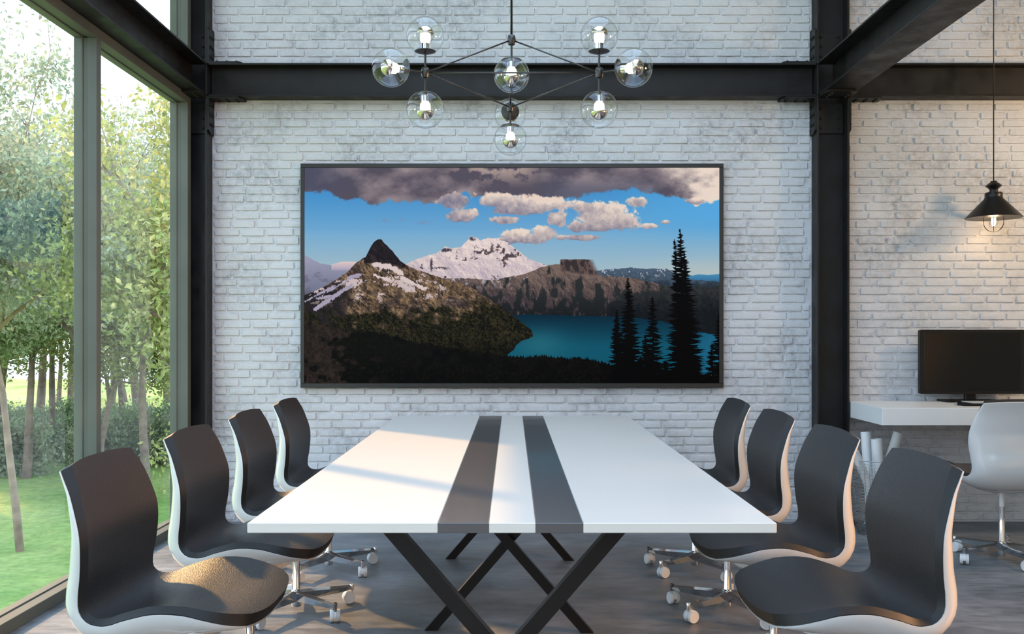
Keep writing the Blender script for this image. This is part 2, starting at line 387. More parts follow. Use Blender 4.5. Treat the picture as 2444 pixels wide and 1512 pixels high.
# ------------------------------------------------------------------ steel frame
def bolt_mesh(axis, r=.0085, h=.010):
    b = MB().lathe([(r * 1.35, 0), (r * 1.35, .002), (r, .002), (r, h * .8), (r * .7, h), (0, h)], 6, (0, 0, 0), 0, axis)
    return mesh('bolt', b.v, b.f, M['steel'])
BX, BXn, BZ, BZn, BYn = [bolt_mesh(a) for a in ((1, 0, 0), (-1, 0, 0), (0, 0, 1), (0, 0, -1), (0, -1, 0))]
T = .012; CY0 = 5.976; CYB = WY - .001; zB0, zB1 = 2.682, 2.890
def column(side, label):
    xa, xb = (1.909, 2.112) if side > 0 else (-2.112, -1.909)
    root = empty('steel_column', ((xa + xb) / 2, 6.03, 0), kind='structure', label=label)
    def P(name, m, **k):
        o = m.build(name, M['steel'], root, **k); o.location = (-(xa + xb) / 2, -6.03, 0); return o
    P('flange', MB().bbox(xa, xa + T, CY0, CYB, 0, ZC, .0015)); P('flange', MB().bbox(xb - T, xb, CY0, CYB, 0, ZC, .0015))
    P('web', MB().box(xa + T, xb - T, 6.062, 6.072, 0, ZC))
    bp = MB().bbox(xa - .045, xb + .045, 5.965, CYB, 0, .022, .003); P('base_plate', bp)
    for sx, xx in ((-1, xa), (1, xb)):   # curved gussets on the base
        poly = [(0, .022), (.042, .022), (.036, .035), (.015, .048), (0, .06)]
        P('gusset', MB().prism(poly, 6.02, 6.03, lambda a, b, c: (xx + sx * a, c, b)))
    # splice plate on the web with two rows of bolts
    for (z0, z1, dz) in ((2.462, 2.655, -1), (2.915, 3.10, 1)):
        sp_ = P('splice_plate', MB().bbox(xa + T + .002, xb - T - .002, 6.046, 6.062, z0, z1, .002))
        for xx in (xa + .047, xb - .047):
            for k in range(3): add('bolt', BYn, sp_, (xx, 6.046, z0 + .035 + k * .061))
    # angle brackets outside the flanges
    for sx, xx in ((-1, xa), (1, xb)):
        if side * sx < 0 or side > 0: pass
        else: continue
        for up in (-1, 1):
            zb = zB0 - .012 if up < 0 else zB1 + .012
            f = (lambda a, b, c: (xx + sx * c, a, zb + up * b))
            poly = [(CY0 + .003, 0), (CYB, 0), (CYB, .215), (CY0 + .003, .195)] 
            poly = [(CY0 + .003, 0), (CYB, 0), (CYB, .217), (CY0 + .045, .217), (CY0 + .003, .196)]
            br = P('angle_bracket', MB().prism(poly, 0, .012, f))
            for k in range(3):
                for yy in (CY0 + .03, CY0 + .075): add('bolt', BX if sx > 0 else BXn, br, (xx + sx * .012, yy, zb + up * (.035 + .061 * k)))
            g = (lambda a, b, c: (xx + sx * (b), a, (zB0 - .012 + c) if up < 0 else (zB1 + c)))
            br2 = P('angle_bracket', MB().prism(poly, 0, .012, g))
            for k in range(3):
                for yy in (CY0 + .03, CY0 + .075): add('bolt', BZn if up < 0 else BZ, br2, (xx + sx * (.055 + .061 * k), yy, zB0 - .012 if up < 0 else zB1 + .012))
    # plate under the long beam
    pl = P('bearing_plate', MB().prism([(xa + .02, 5.80), (xb - .02, 5.80), (xb - .004, 5.84), (xb - .004, 5.976), (xa + .004, 5.976), (xa + .004, 5.84)], zB0 - .014, zB0 - .001))
    for xx in (xa + .045, xb - .045):
        for k in range(3): add('bolt', BZn, pl, (xx, 5.84 + .045 * k, zB0 - .014))
    return root
column(-1, 'black steel column in the corner beside the window'); column(1, 'black steel column between the table bay and the desk bay')
def beam_x(x0, x1, label):
    root = empty('steel_beam', ((x0 + x1) / 2, 6.03, zB0), kind='structure', label=label); L = ((x0 + x1) / 2, 6.03, zB0)
    for nm, m in (('flange', MB().bbox(x0, x1, CY0, CYB, zB0, zB0 + T, .0015)), ('flange', MB().bbox(x0, x1, CY0, CYB, zB1 - T, zB1, .0015)), ('web', MB().box(x0, x1, 6.05, 6.062, zB0 + T, zB1 - T))):
        o = m.build(nm, M['steel'], root); o.location = tuple(-c for c in L)
beam_x(-1.900, 1.902, 'black steel beam crossing the brick wall above the picture')
beam_x(2.119, 5.0, 'black steel beam crossing the brick wall above the desk')
def beam_y(xa, xb, label):
    xm = (xa + xb) / 2; L = (xm, 3, zB0); root = empty('steel_beam', L, kind='structure', label=label)
    for nm, m in (('flange', MB().bbox(xa, xb, -5.4, 5.974, zB0, zB0 + T, .0015)), ('flange', MB().bbox(xa, xb, -5.4, 5.974, zB1 - T, zB1, .0015)), ('web', MB().box(xm - .005, xm + .005, -5.4, 5.974, zB0 + T, zB1 - T))):
        o = m.build(nm, M['steel'], root); o.location = tuple(-c for c in L)
beam_y(-2.112, -1.909, 'black steel beam running above the left window'); beam_y(1.909, 2.112, 'black steel beam running overhead on the right towards the viewer')

# ------------------------------------------------------------------ window wall on the left
XI, XG0, XG1, XO = -2.008, -2.053, -2.076, -2.120
win = empty('window_1', (-2.06, 2.8, 0), kind='structure', label='tall window wall of grey-green framed glass facing the park'); WL = (2.06, -2.8, 0)
def wp(name, m, mat='frame'):
    o = m.build(name, M[mat], win); o.location = WL; return o
def post(y0, y1, z0, z1):
    m = MB().bbox(XG0, XI, y0, y1, z0, z1, .002).box(XG1, XG0, y0 + .006, y1 - .006, z0, z1).bbox(XO, XG1, y0, y1, z0, z1, .002); wp('mullion', m)
ys = [4.619 - 1.30 * k for k in range(8)]
for (z0, z1) in ((.054, 2.63), (2.892, 4.2)):
    post(5.917, 5.974, z0, z1)
    for y in ys: post(y, y + .05, z0, z1)
def rail(name, z0, z1, lip):
    m = MB().bbox(XG0, XI, -5.4, 5.974, z0, z1, .002).box(XG1, XG0, -5.4, 5.974, z0 + .006, z1 - .006).bbox(XO, XG1, -5.4, 5.974, z0, z1, .002); wp(name, m)
rail('sill_rail', .0, .054, 0); rail('head_rail', 2.63, 2.681, 0); rail('head_rail', 4.2, 4.25, 0)
edges = [5.917] + ys
for (z0, z1) in ((.054, 2.63), (2.892, 4.2)):
    for k in range(len(edges) - 1):
        m = MB().put([(-2.085, edges[k + 1] + .05, z0), (-2.085, edges[k], z0), (-2.085, edges[k], z1), (-2.085, edges[k + 1] + .05, z1)], [(0, 1, 2, 3)])
        o = m.build('pane', M['glass'], win, fix=False); o.location = WL
MB().box(-2.14, -2.123, -5.4, 6.2, 2.684, 2.888).build('trim_1', M['frame'], kind='structure', label='dark fascia panel behind the beam above the window')
MB().box(-2.135, -2.101, -5.6, 6.25, -3.6, -0.03).build('wall_outside', M['facade'], kind='structure', label='concrete base of the building below the window')

# ------------------------------------------------------------------ the picture: painted pixel by pixel
def vnoise(h, w_, cell, seed, cellx=None):
    r = np.random.RandomState(seed); cx = cellx or cell
    gy, gx = int(h / cell) + 3, int(w_ / cx) + 3; g = r.rand(gy, gx)
    y = np.arange(h) / cell; x = np.arange(w_) / cx; iy = y.astype(int); ix = x.astype(int); fy = y - iy; fx = x - ix
    fy = fy * fy * (3 - 2 * fy); fx = fx * fx * (3 - 2 * fx)
    a = g[iy][:, ix]; b = g[iy][:, ix + 1]; c = g[iy + 1][:, ix]; d = g[iy + 1][:, ix + 1]
    fx = fx[None]; fy = fy[:, None]
    return (a * (1 - fx) + b * fx) * (1 - fy) + (c * (1 - fx) + d * fx) * fy
def fbm(h, w_, cell, seed, octs=5, ar=1.0, gain=.55):
    s = np.zeros((h, w_)); amp = 1; tot = 0
    for k in range(octs):
        c = cell / 2 ** k
        if c < 1.01: break
        s += amp * vnoise(h, w_, c, seed + k * 13, c * ar); tot += amp; amp *= gain
    return s / tot
def paint():
    SC = 2.0; X0, X1, Y0, Y1 = 726.0, 1718.0, 399.0, 915.0
    W_, H_ = int((X1 - X0) * SC), int((Y1 - Y0) * SC)
    X = (X0 + (np.arange(W_) + .5) / SC)[None].repeat(H_, 0); Y = (Y0 + (np.arange(H_) + .5) / SC)[:, None].repeat(W_, 1)
    f1 = fbm(H_, W_, 120, 1, 6, 1.6); f2 = fbm(H_, W_, 40, 50, 6, 1.2); f3 = fbm(H_, W_, 14, 90, 4); f4 = fbm(H_, W_, 5, 130, 2); f5 = fbm(H_, W_, 260, 7, 7, 1.8)
    def col(*c): return np.array(c, float)
    def lerp(a, b, t): t = np.clip(t, 0, 1)[..., None]; return a * (1 - t) + b * t
    def ridge(pts, jag=0, seed=0, cell=12):
        px, py = zip(*pts); y = np.interp(X[0], px, py)
        if jag: y = y + (fbm(4, W_, cell * SC, seed, 4)[0] - .5) * 2 * jag
        return y[None]
    def over(img, c, mask): return img * (1 - mask[..., None]) + c * mask[..., None]
    def ss(a, b, v): t = np.clip((v - a) / (b - a), 0, 1); return t * t * (3 - 2 * t)
    img = lerp(col(64, 140, 200), col(112, 168, 208), (Y - 450) / 110)
    img = lerp(img, col(160, 185, 196), (Y - 545) / 100)
    img = lerp(img, col(84, 168, 224), ss(1380, 1700, X) * (1 - ss(500, 600, Y)) * .75)
    img = lerp(img, col(188, 192, 186), ss(1450, 1700, X) * ss(600, 650, Y) * .5)
    # high dark cloud deck
    yb = ridge([(700, 452), (770, 458), (830, 472), (900, 482), (960, 486), (1020, 482), (1060, 470), (1110, 462), (1180, 466), (1250, 470), (1330, 470), (1400, 470), (1440, 460), (1490, 452), (1560, 458), (1610, 470), (1650, 486), (1690, 484), (1730, 476)], 5, 5, 30)
    mk = ss(0, 1, (yb - Y + (f2 - .5) * 34) / 9 + .5)
    body = lerp(col(84, 78, 92), col(150, 136, 140), (f1 - .42) * 3.0 + (f5 - .5) * 2.5 + ss(440, 480, Y) * .25)
    body = lerp(body, col(82, 84, 104), ss(1250, 1350, X) * (1 - ss(1500, 1620, X)) * ss(405, 460, Y) * .75)
    body = lerp(body, col(196, 172, 160), ss(1010, 1160, X) * (1 - ss(1230, 1330, X)) * (1 - ss(400, 455, Y)) * ss(.42, .6, f2) * .75)
    body = lerp(body, col(236, 218, 204), ss(1540, 1680, X + (f2 - .5) * 160) * ss(.30, .62, f1 + .12 * (X - 1600) / 100) * .95)
    body = lerp(body, col(72, 78, 102), ss(900, 726, X) * ss(470, 440, Y) * .6)
    img = over(img, body, mk)
    # cumulus
    blobs = [(1100, 514, 36, 17, .7), (1122, 508, 20, 12, 1), (1200, 478, 62, 20, 1), (1290, 486, 84, 18, 1), (1240, 500, 70, 12, .5), (1205, 524, 34, 10, .8), (1330, 520, 26, 20, 1), (1400, 492, 34, 14, .8), (1440, 508, 60, 30, 1), (1480, 526, 46, 22, 1), (1420, 540, 60, 12, .6), (1376, 540, 18, 16, 1),
             (1235, 560, 34, 15, 1), (1262, 568, 44, 12, .7), (1300, 556, 30, 16, .8), (1220, 572, 30, 9, .7), (1390, 566, 46, 7, .6), (1520, 480, 26, 12, .8), (1550, 538, 18, 6, .8), (1590, 529, 12, 5, .9), (1660, 478, 30, 8, 1), (1340, 566, 14, 6, .8), (1085, 480, 40, 20, .25)]
    den = np.zeros_like(X); lit = np.zeros_like(X); wt = np.zeros_like(X) + 1e-6
    for (cx, cy, rx, ry, br) in blobs:
        q = np.exp(-(((X - cx) / rx) ** 2 + ((Y - cy) / ry) ** 2)); den = np.maximum(den, q)
        lit += q * (br * (0.62 - 0.55 * (Y - cy) / ry + (X - cx) / rx * .10)); wt += q
    lit = lit / wt; cm = ss(.30, .50, den + (f2 - .5) * .7 + (f3 - .5) * .35 + (f4 - .5) * .05)
    cc = lerp(col(128, 120, 138), col(236, 214, 198), lit * 1.05 + (f3 - .5) * .55 + (f2 - .5) * .9)
    img = over(img, cc, cm * .96)
    for cx, cy in ((920, 526), (950, 524), (1012, 530)):
        img = over(img, col(120, 140, 170), np.exp(-(((X - cx) / 18) ** 2 + ((Y - cy) / 4) ** 2)) * ss(.4, .6, f3) * .7)
    def hill(cell, seed, ar=1.2, k=1.0):
        h_ = fbm(H_, W_, cell, seed, 6, ar, .62); g_ = (np.roll(h_, -3, 1) - np.roll(h_, 3, 1)) * -1.0 + (np.roll(h_, -3, 0) - np.roll(h_, 3, 0)) * .6
        return np.clip(g_ / (g_.std() * 2.2) * k, -1, 1)
    hs1 = hill(70, 501); hs2 = hill(26, 541)
    def land(img, pts, shade, jag=2, seed=3, cell=10, soft=.8):
        y = ridge(pts, jag, seed, cell); return over(img, shade, ss(-soft, soft, Y - y)), y
    # far right hills
    img, _ = land(img, [(700, 900), (1600, 900), (1640, 660), (1668, 654), (1690, 656), (1730, 652)], lerp(col(70, 136, 176), col(50, 100, 140), (Y - 655) / 20), .8, 11)
    s = lerp(col(74, 92, 112), col(40, 52, 64), (Y - 640) / 50 + (f3 - .5) * 1.5); s = lerp(s, col(190, 196, 210), (ss(.60, .66, f3) * ss(676, 646, Y)) * .8)
    img, _ = land(img, [(700, 900), (1410, 900), (1420, 646), (1450, 642), (1478, 641), (1500, 638), (1545, 640), (1592, 641), (1625, 660), (1665, 668), (1730, 672)], s, 2, 12)
    # left snowfields
    s = lerp(col(150, 152, 176), col(104, 108, 130), (Y - 620) / 90); s = lerp(s, col(92, 90, 108), ss(.58, .70, f2) * .45); s = lerp(s, col(70, 80, 98), ss(690, 720, Y))
    img, _ = land(img, [(700, 598), (726, 608), (745, 618), (765, 628), (800, 634), (850, 640), (900, 640), (960, 700), (1000, 900), (1730, 900)], s, 1, 13)
    s = lerp(col(226, 200, 196), col(168, 160, 182), (Y - 622) / 22)
    img = over(img, s, ss(-1, 1, Y - ridge([(700, 900), (785, 900), (790, 630), (815, 624), (850, 624), (880, 634), (960, 634), (980, 900), (1730, 900)], 1, 14)) * ss(648, 640, Y))
    # white massif
    rk = ss(.50, .58, f2 * .55 + f3 * .45 + .24 * np.exp(-(((X - 1190) / 62) ** 2 + ((Y - 592) / 20) ** 2)) + .12 * np.exp(-(((X - 1240) / 30) ** 2 + ((Y - 608) / 10) ** 2)) - .15)
    s = lerp(col(232, 214, 208), col(176, 162, 176), .25 - hs1 * .40 - hs2 * .10 + (Y - 600) / 160); s = lerp(s, lerp(col(120, 94, 88), col(60, 52, 62), (f3 - .3) * 2.4), rk * .9)
    img, ym = land(img, [(700, 900), (955, 900), (962, 632), (985, 622), (1010, 612), (1045, 602), (1062, 588), (1078, 592), (1100, 590), (1112, 576), (1124, 563), (1138, 567), (1146, 574), (1165, 566), (1190, 568), (1212, 578), (1235, 596), (1262, 618), (1300, 630), (1320, 640), (1400, 700), (1500, 900), (1730, 900)], s, 2.2, 15, 9)
    for cx, cy, a, b_ in ((1128, 568, 8, 6), (1064, 596, 16, 5), (1050, 640, 18, 4), (1030, 632, 4, 16)):
        img = over(img, col(64, 58, 72), np.exp(-(((X - cx) / a) ** 2 + ((Y - cy) / b_) ** 2) ** 2) * ss(.35, .5, f3) * ss(0, 2, Y - ym))
    # middle brown hill with the flat topped butte
    s = lerp(col(118, 100, 92), col(62, 54, 58), (Y - 640) / 90 + hs1 * -.45 + hs2 * -.25)
    gul = ss(.5, .62, fbm(H_, W_, 60, 77, 5, .5) + (Y - 690) / 260); s = lerp(s, lerp(col(38, 42, 44), col(22, 26, 30), (Y - 700) / 50), gul * .95)
    s = lerp(s, col(132, 106, 88), ss(.55, .7, f3) * ss(740, 752, Y) * .5)
    s = lerp(s, col(200, 196, 208), ss(.66, .70, f3 + .08 * ss(1250, 1150, X)) * ss(700, 650, Y) * ss(1320, 1200, X))
    img, _ = land(img, [(700, 900), (1040, 900), (1060, 664), (1120, 664), (1170, 668), (1215, 660), (1250, 654), (1285, 640), (1310, 632), (1336, 630), (1340, 620), (1352, 618), (1398, 619), (1404, 630), (1420, 646), (1428, 656), (1470, 660), (1510, 662), (1560, 674), (1620, 690), (1730, 690)], s, 2, 16, 8)
    img = over(img, lerp(col(96, 78, 74), col(52, 46, 50), ss(.4, .6, fbm(H_, W_, 24, 31, 4, .4))), ss(1336, 1340, X) * ss(1420, 1402, X - (Y - 620) * .5) * ss(617.5, 619.5, Y + (f3 - .5) * 3) * ss(652, 640, Y - (X - 1340) * .12))
    s = lerp(col(44, 48, 50), col(16, 22, 28), (Y - 680) / 70 + (f3 - .5)); img = over(img, s, ss(-6, 6, Y - ridge([(700, 900), (1440, 900), (1450, 730), (1500, 700), (1560, 690), (1620, 684), (1730, 680)], 6, 17, 20)) * .9)
    # lake
    yl = ridge([(700, 900), (1190, 900), (1200, 754), (1260, 750), (1330, 752), (1420, 754), (1500, 756), (1580, 766), (1640, 784), (1690, 796), (1730, 800)], 1.0, 18, 12)
    s = lerp(col(6, 40, 58), col(14, 82, 104), (Y - 756) / 70); s = lerp(s, col(40, 112, 126), np.exp(-(((X - 1290) / 60) ** 2 + ((Y - 820) / 34) ** 2)) * .6); s = lerp(s, col(30, 104, 140), ss(1600, 1717, X) * .7)
    img = over(img, s, ss(-.8, .8, Y - yl))
    # near mountain on the left
    rg = [(700, 712), (726, 704), (760, 690), (800, 668), (830, 648), (850, 626), (862, 618), (872, 612), (882, 592), (892, 576), (902, 570), (910, 571), (917, 580), (928, 590), (942, 606), (955, 622), (966, 630), (985, 640), (1020, 652), (1060, 664), (1100, 674), (1140, 694), (1160, 706), (1190, 728), (1222, 752), (1250, 772), (1270, 790), (1272, 798), (1271, 803), (1274, 930), (1730, 930)]
    y = ridge(rg, 1.8, 19, 7)
    tex = f3 * .6 + f4 * .4
    rock = lerp(col(150, 122, 94), col(46, 38, 34), .48 - hs1 * .42 - hs2 * .35 + (tex - .5) * 1.6)
    rock = lerp(rock, col(44, 38, 42), ss(.5, .7, fbm(H_, W_, 46, 61, 5, .7)) * .55)
    rock = lerp(rock, col(30, 28, 32), ss(850, 800, X + (f2 - .5) * 40) * ss(660, 700, Y) * .9)
    grn = lerp(col(52, 48, 30), col(12, 14, 10), .58 - hs1 * .35 - hs2 * .25 + (f4 - .5) * 1.8 + (f3 - .5))
    lim = 742 + (X - 1000) * -.02 + (f2 - .5) * 110 - ss(1080, 1240, X) * 34
    s = lerp(rock, grn, ss(-12, 26, Y - lim))
    s = lerp(s, col(120, 96, 66), ss(.56, .64, f2) * ss(.45, .6, f4) * ss(800, 700, Y) * ss(860, 900, X) * .6)
    sn = (fbm(H_, W_, 34, 201, 5, 1.5) * .75 + f4 * .25)
    band = np.exp(-((Y - (640 + .42 * np.abs(X - 900) + 8)) / 26) ** 2)
    s = lerp(s, col(206, 188, 190), ss(.575, .60, sn * .9 + band * .07) * ss(745, 700, Y) * ss(1130, 1040, X) * ss(618, 630, Y) * .95)
    for (ax, ay, bx, by, wd) in ((895, 630, 940, 640, 6), (930, 636, 958, 652, 6), (958, 662, 985, 676, 5), (985, 676, 1016, 690, 4), (893, 656, 926, 668, 3.5), (832, 662, 858, 655, 4), (800, 705, 838, 680, 4), (752, 738, 800, 705, 4.5), (756, 712, 790, 706, 3), (726, 720, 800, 680, 2.5), (780, 696, 834, 666, 2)):
        L2 = (bx - ax) ** 2 + (by - ay) ** 2; tt = np.clip(((X - ax) * (bx - ax) + (Y - ay) * (by - ay)) / L2, 0, 1)
        dd = np.hypot(X - ax - tt * (bx - ax), Y - ay - tt * (by - ay)); cs = col(214, 196, 194) if ax > 850 else col(164, 156, 178)
        s = lerp(s, cs, ss(wd + .8, wd - .8, dd + (f4 - .5) * 5 + (f3 - .5) * 7))
    s = lerp(s, lerp(col(26, 23, 29), col(54, 46, 48), .25 - hs1 * .4 - hs2 * .4), ss(0, 3, ridge([(700, 0), (864, 0), (868, 630), (900, 626), (925, 628), (948, 634), (968, 640), (975, 0), (1730, 0)], 1, 22, 6) - Y))
    s = lerp(s, lerp(col(92, 76, 66), col(44, 38, 40), ss(.4, .6, f3)), ss(870, 880, X) * ss(896, 886, X) * ss(620, 625, Y) * ss(652, 640, Y) * .0)
    s = s * (1 - .45 * ss(800, 850, Y))[..., None]
    bay = ridge([(700, 930), (1196, 930), (1206, 850), (1226, 836), (1232, 824), (1246, 813), (1262, 808), (1273, 803), (1280, 780), (1290, 780), (1300, 930), (1730, 930)], .8, 23, 6)
    img = over(img, s, ss(-.8, .8, Y - y) * ss(.8, -.8, Y - bay))
    # dark foreground forest with spiky tops
    spk = np.abs(((X[0] / 5.3 + 1.3 * np.sin(X[0] / 17)) % 1) - .5) * 14 + np.abs(((X[0] / 3.1 + 2 * np.sin(X[0] / 29)) % 1) - .5) * 7
    fy = np.interp(X[0], [700, 726, 780, 850, 900, 960, 1040, 1120, 1200, 1260, 1340, 1420, 1470, 1520, 1730], [752, 756, 776, 788, 794, 806, 822, 838, 846, 848, 850, 856, 872, 884, 890])
    fy = fy + spk * .7 - 2 + (fbm(4, W_, 26, 301, 3)[0] - .5) * 14
    s = lerp(col(9, 10, 8), col(4, 4, 4), (Y - 840) / 60); s = lerp(s, col(24, 24, 16), ss(.52, .62, f4 * .6 + f3 * .4) * ss(780, 800, Y) * .5)
    s = lerp(s, lerp(col(62, 50, 44), col(30, 25, 22), (tex - .35) * 3), ss(.50, .56, f5 * .5 + f2 * .5 + .05 * ss(900, 760, X)) * ss(1000, 880, X) * .75)
    s = lerp(s, col(5, 5, 5), ss(.5, .6, f2) * ss(780, 1000, X))
    img = over(img, s, ss(-.7, .7, Y - fy[None]))
    # conifer silhouettes
    XX, YY, F4 = X, Y, f4
    def conifer(full, tip, base, cx0, cx1, hw, seed, skew=0.0):
        ia = max(0, int((min(cx0, cx1) - hw * 1.3 - X0) * SC)); ib = min(W_, int((max(cx0, cx1) + hw * 1.3 - X0) * SC)); ja = max(0, int((tip - 4 - Y0) * SC))
        X = XX[ja:, ia:ib]; Y = YY[ja:, ia:ib]; f4 = F4[ja:, ia:ib]; img = full[ja:, ia:ib]
        r = np.random.RandomState(seed); t = np.clip((Y - tip) / (base - tip), 0, 1); cx = cx0 + (cx1 - cx0) * t
        side = X - cx; m = ss(.6, -.6, np.abs(side) - .8 - 1.5 * t) * (Y > tip)
        yb_ = tip + 5; k = 0
        while yb_ < 925:
            tt = (yb_ - tip) / (base - tip); env = hw * min(1, tt) ** .74 + 1.5
            for sg in (-1, 1):
                L = env * r.uniform(.45, 1.18); dr = r.uniform(-.10, .34); th_ = r.uniform(2.2, 4.2) * (.55 + .8 * min(1, tt)); y0 = yb_ + r.uniform(-3, 3)
                q = np.clip(side * sg / L, 0, 1)
                yc = y0 + dr * L * q - 2.5 * q * q
                m = np.maximum(m, ss(.7, -.7, np.abs(Y - yc) - th_ * (1 - q ** 1.5) * (.65 + .9 * f4)) * (side * sg > -1) * (side * sg < L))
            yb_ += r.uniform(2.4, 5.2) * (.8 + .5 * min(1, tt))
        full[ja:, ia:ib] = over(img, col(3, 3, 4), np.clip(m, 0, 1)); return full
    for a in ((545, 960, 1624, 1642, 58, 400), (570, 900, 1611, 1626, 34, 410), (600, 960, 1634, 1650, 50, 415), (663, 960, 1499, 1508, 46, 420), (700, 960, 1502, 1500, 46, 424), (705, 960, 1558, 1562, 40, 430), (738, 960, 1472, 1480, 34, 440), (760, 960, 1470, 1486, 40, 442),
              (845, 980, 1662, 1664, 40, 450), (748, 980, 1717, 1722, 40, 460), (820, 980, 1700, 1704, 40, 470), (860, 960, 1590, 1590, 50, 480), (850, 960, 1530, 1530, 60, 490), (830, 960, 1490, 1490, 50, 495), (800, 960, 1540, 1550, 40, 497)):
        img = conifer(img, a[0], a[1], a[2], a[3], a[4], a[5])
    img = np.clip(img, 0, 255) / 255
    px = np.ones((H_, W_, 4), np.float32); px[..., :3] = img[::-1]
    im = bpy.data.images.new('mountain_lake_print', W_, H_); im.pixels.foreach_set(px.ravel()); im.update(); im.pack()
    return im
def picture():
    root = empty('wall_picture', (0, WY - .014, .85), label='wide black-framed self-glowing picture of a snowy mountain lake on the brick wall', category='picture')
    x0, x1, z0, z1 = -1.339, 1.339, .854, 2.273; a, b, c, d = -1.315, 1.314, .883, 2.247; yf, yb = 6.046, 6.077
    L = tuple(-v for v in root.location)
    fm = MB().bbox(x0, x1, yf, yb, d, z1, .0015).bbox(x0, x1, yf, yb, z0, c, .0015).bbox(x0, a, yf, yb, c, d, .0015).bbox(b, x1, yf, yb, c, d, .0015).box(a, b, yf + .012, yb, c, d)
    o = fm.build('picture_frame', M['pic_frame'], root); o.location = L
    m = bpy.data.materials.new('mountain_lake_glow'); m.use_nodes = True; t = m.node_tree; t.nodes.clear()
    oo = t.nodes.new('ShaderNodeOutputMaterial'); e = t.nodes.new('ShaderNodeEmission'); tx = t.nodes.new('ShaderNodeTexImage'); tx.image = paint(); tx.extension = 'EXTEND'  # emission added so the picture keeps its colours whatever the room light
    gl = t.nodes.new('ShaderNodeBsdfGlossy'); gl.inputs['Roughness'].default_value = .35; gl.inputs[0].default_value = (.004, .004, .004, 1); ad = t.nodes.new('ShaderNodeAddShader')
    t.links.new(tx.outputs[0], e.inputs[0]); t.links.new(e.outputs[0], ad.inputs[0]); t.links.new(gl.outputs[0], ad.inputs[1]); t.links.new(ad.outputs[0], oo.inputs[0])
    me = mesh('picture_surface', [(a, yf + .011, c), (b, yf + .011, c), (b, yf + .011, d), (a, yf + .011, d)], [(0, 1, 2, 3)], m)
    uv = me.uv_layers.new(name='uv'); uv.data.foreach_set('uv', [0, 0, 1, 0, 1, 1, 0, 1])
    add('picture_surface', me, root, L)
picture()

# ------------------------------------------------------------------ conference table
def table():
    Yn, Yf = 2.267, 5.208; zt, zb = .75, .7256
    root = empty('conference_table', (0, (Yn + Yf) / 2, 0), label='long white conference table with two dark inlaid stripes and crossed black legs', category='table')
    L = tuple(-v for v in root.location)
    def P(n, m, mat, **k):
        o = m.build(n, M[mat], root, **k); o.location = L; return o
    xs = [(-.6285, -.1760, 'table_white', 'top_panel'), (-.1757, -.0550, 'table_grey', 'inlay_stripe'), (-.0547, .0564, 'table_white', 'top_panel'), (.0567, .1690, 'table_grey', 'inlay_stripe'), (.1693, .6285, 'table_white', 'top_panel')]
    for a, b, mt, nm in xs:
        m = MB().bbox(a, b, Yn, Yf, zb, zt, .0018 if 'white' in mt else .0012)
        o = P(nm, m, mt)
        o['label'] = 'glossy dark grey inlaid stripe' if 'grey' in mt else 'white lacquered top panel'
    # crossing flat bar legs, three frames
    for Y in (2.425, 3.819, 5.040):
        for sgn, y0 in ((-1, Y), (1, Y + .037)):
            # bar from top X=sgn*.315 to bottom X=-sgn*.315
            tx, bx = sgn * .3155 - .017 + .003, -sgn * .315 - .013; hw = .0255
            poly = [(tx - hw, zb - .0005), (tx + hw, zb - .0005), (bx + hw, 0), (bx - hw, 0)]
            P('leg', MB().prism(poly, y0, y0 + .0365, lambda a, b, c: (a, c, b)), 'table_leg')
    P('underframe', MB().box(-.05, .02, 2.42, 5.12, zb - .012, zb - .0006), 'table_leg')
table()

# ------------------------------------------------------------------ swivel chairs
def cr(keys, n):
    """resample key rows by centripetal-like arc length with Catmull-Rom"""
    K = np.array(keys, float); d = np.r_[0, np.cumsum(np.hypot(np.diff(K[:, 0]), np.diff(K[:, 1])))]; d /= d[-1]
    out = []
    for u in np.linspace(0, 1, n):
        i = min(max(np.searchsorted(d, u) - 1, 0), len(K) - 2); t = (u - d[i]) / (d[i + 1] - d[i])
        m0 = (K[i + 1] - K[max(i - 1, 0)]) / (d[i + 1] - d[max(i - 1, 0)]) * (d[i + 1] - d[i])
        m1 = (K[min(i + 2, len(K) - 1)] - K[i]) / (d[min(i + 2, len(K) - 1)] - d[i]) * (d[i + 1] - d[i])
        t2, t3 = t * t, t ** 3
        out.append((2 * t3 - 3 * t2 + 1) * K[i] + (t3 - 2 * t2 + t) * m0 + (-2 * t3 + 3 * t2) * K[i + 1] + (t3 - t2) * m1)
    return np.array(out)
#        x      z     width  concavity bulge  pad thickness
KEYS = [(.249, .450, .210, .000, .004, .030), (.228, .458, .238, .004, .014, .029), (.196, .470, .262, .012, .030, .025), (.155, .484, .275, .024, .046, .021), (.105, .497, .279, .034, .058, .018),
        (.03, .498, .275, .036, .064, .017), (-.04, .481, .265, .032, .062, .016), (-.098, .462, .251, .024, .056, .015), (-.142, .467, .244, .020, .052, .014), (-.166, .492, .239, .018, .050, .014),
        (-.169, .53, .239, .018, .048, .014), (-.162, .58, .245, .020, .044, .014), (-.158, .64, .251, .022, .040, .014), (-.162, .69, .249, .022, .034, .016), (-.177, .74, .240, .020, .026, .018),
        (-.197, .79, .226, .016, .016, .021), (-.214, .82, .216, .012, .009, .023), (-.229, .846, .206, .010, .004, .024)]
def chair_grids():
    nu = 56; R = cr(KEYS, nu); tg = np.gradient(R[:, :2], axis=0); tg /= np.linalg.norm(tg, axis=1)[:, None]
    nrm = np.stack([tg[:, 1], -tg[:, 0]], 1)   # towards the sitter: seat goes back(-x) => normal = up
    nrm = -nrm if nrm[10, 1] < 0 else nrm
    return R, tg, nrm
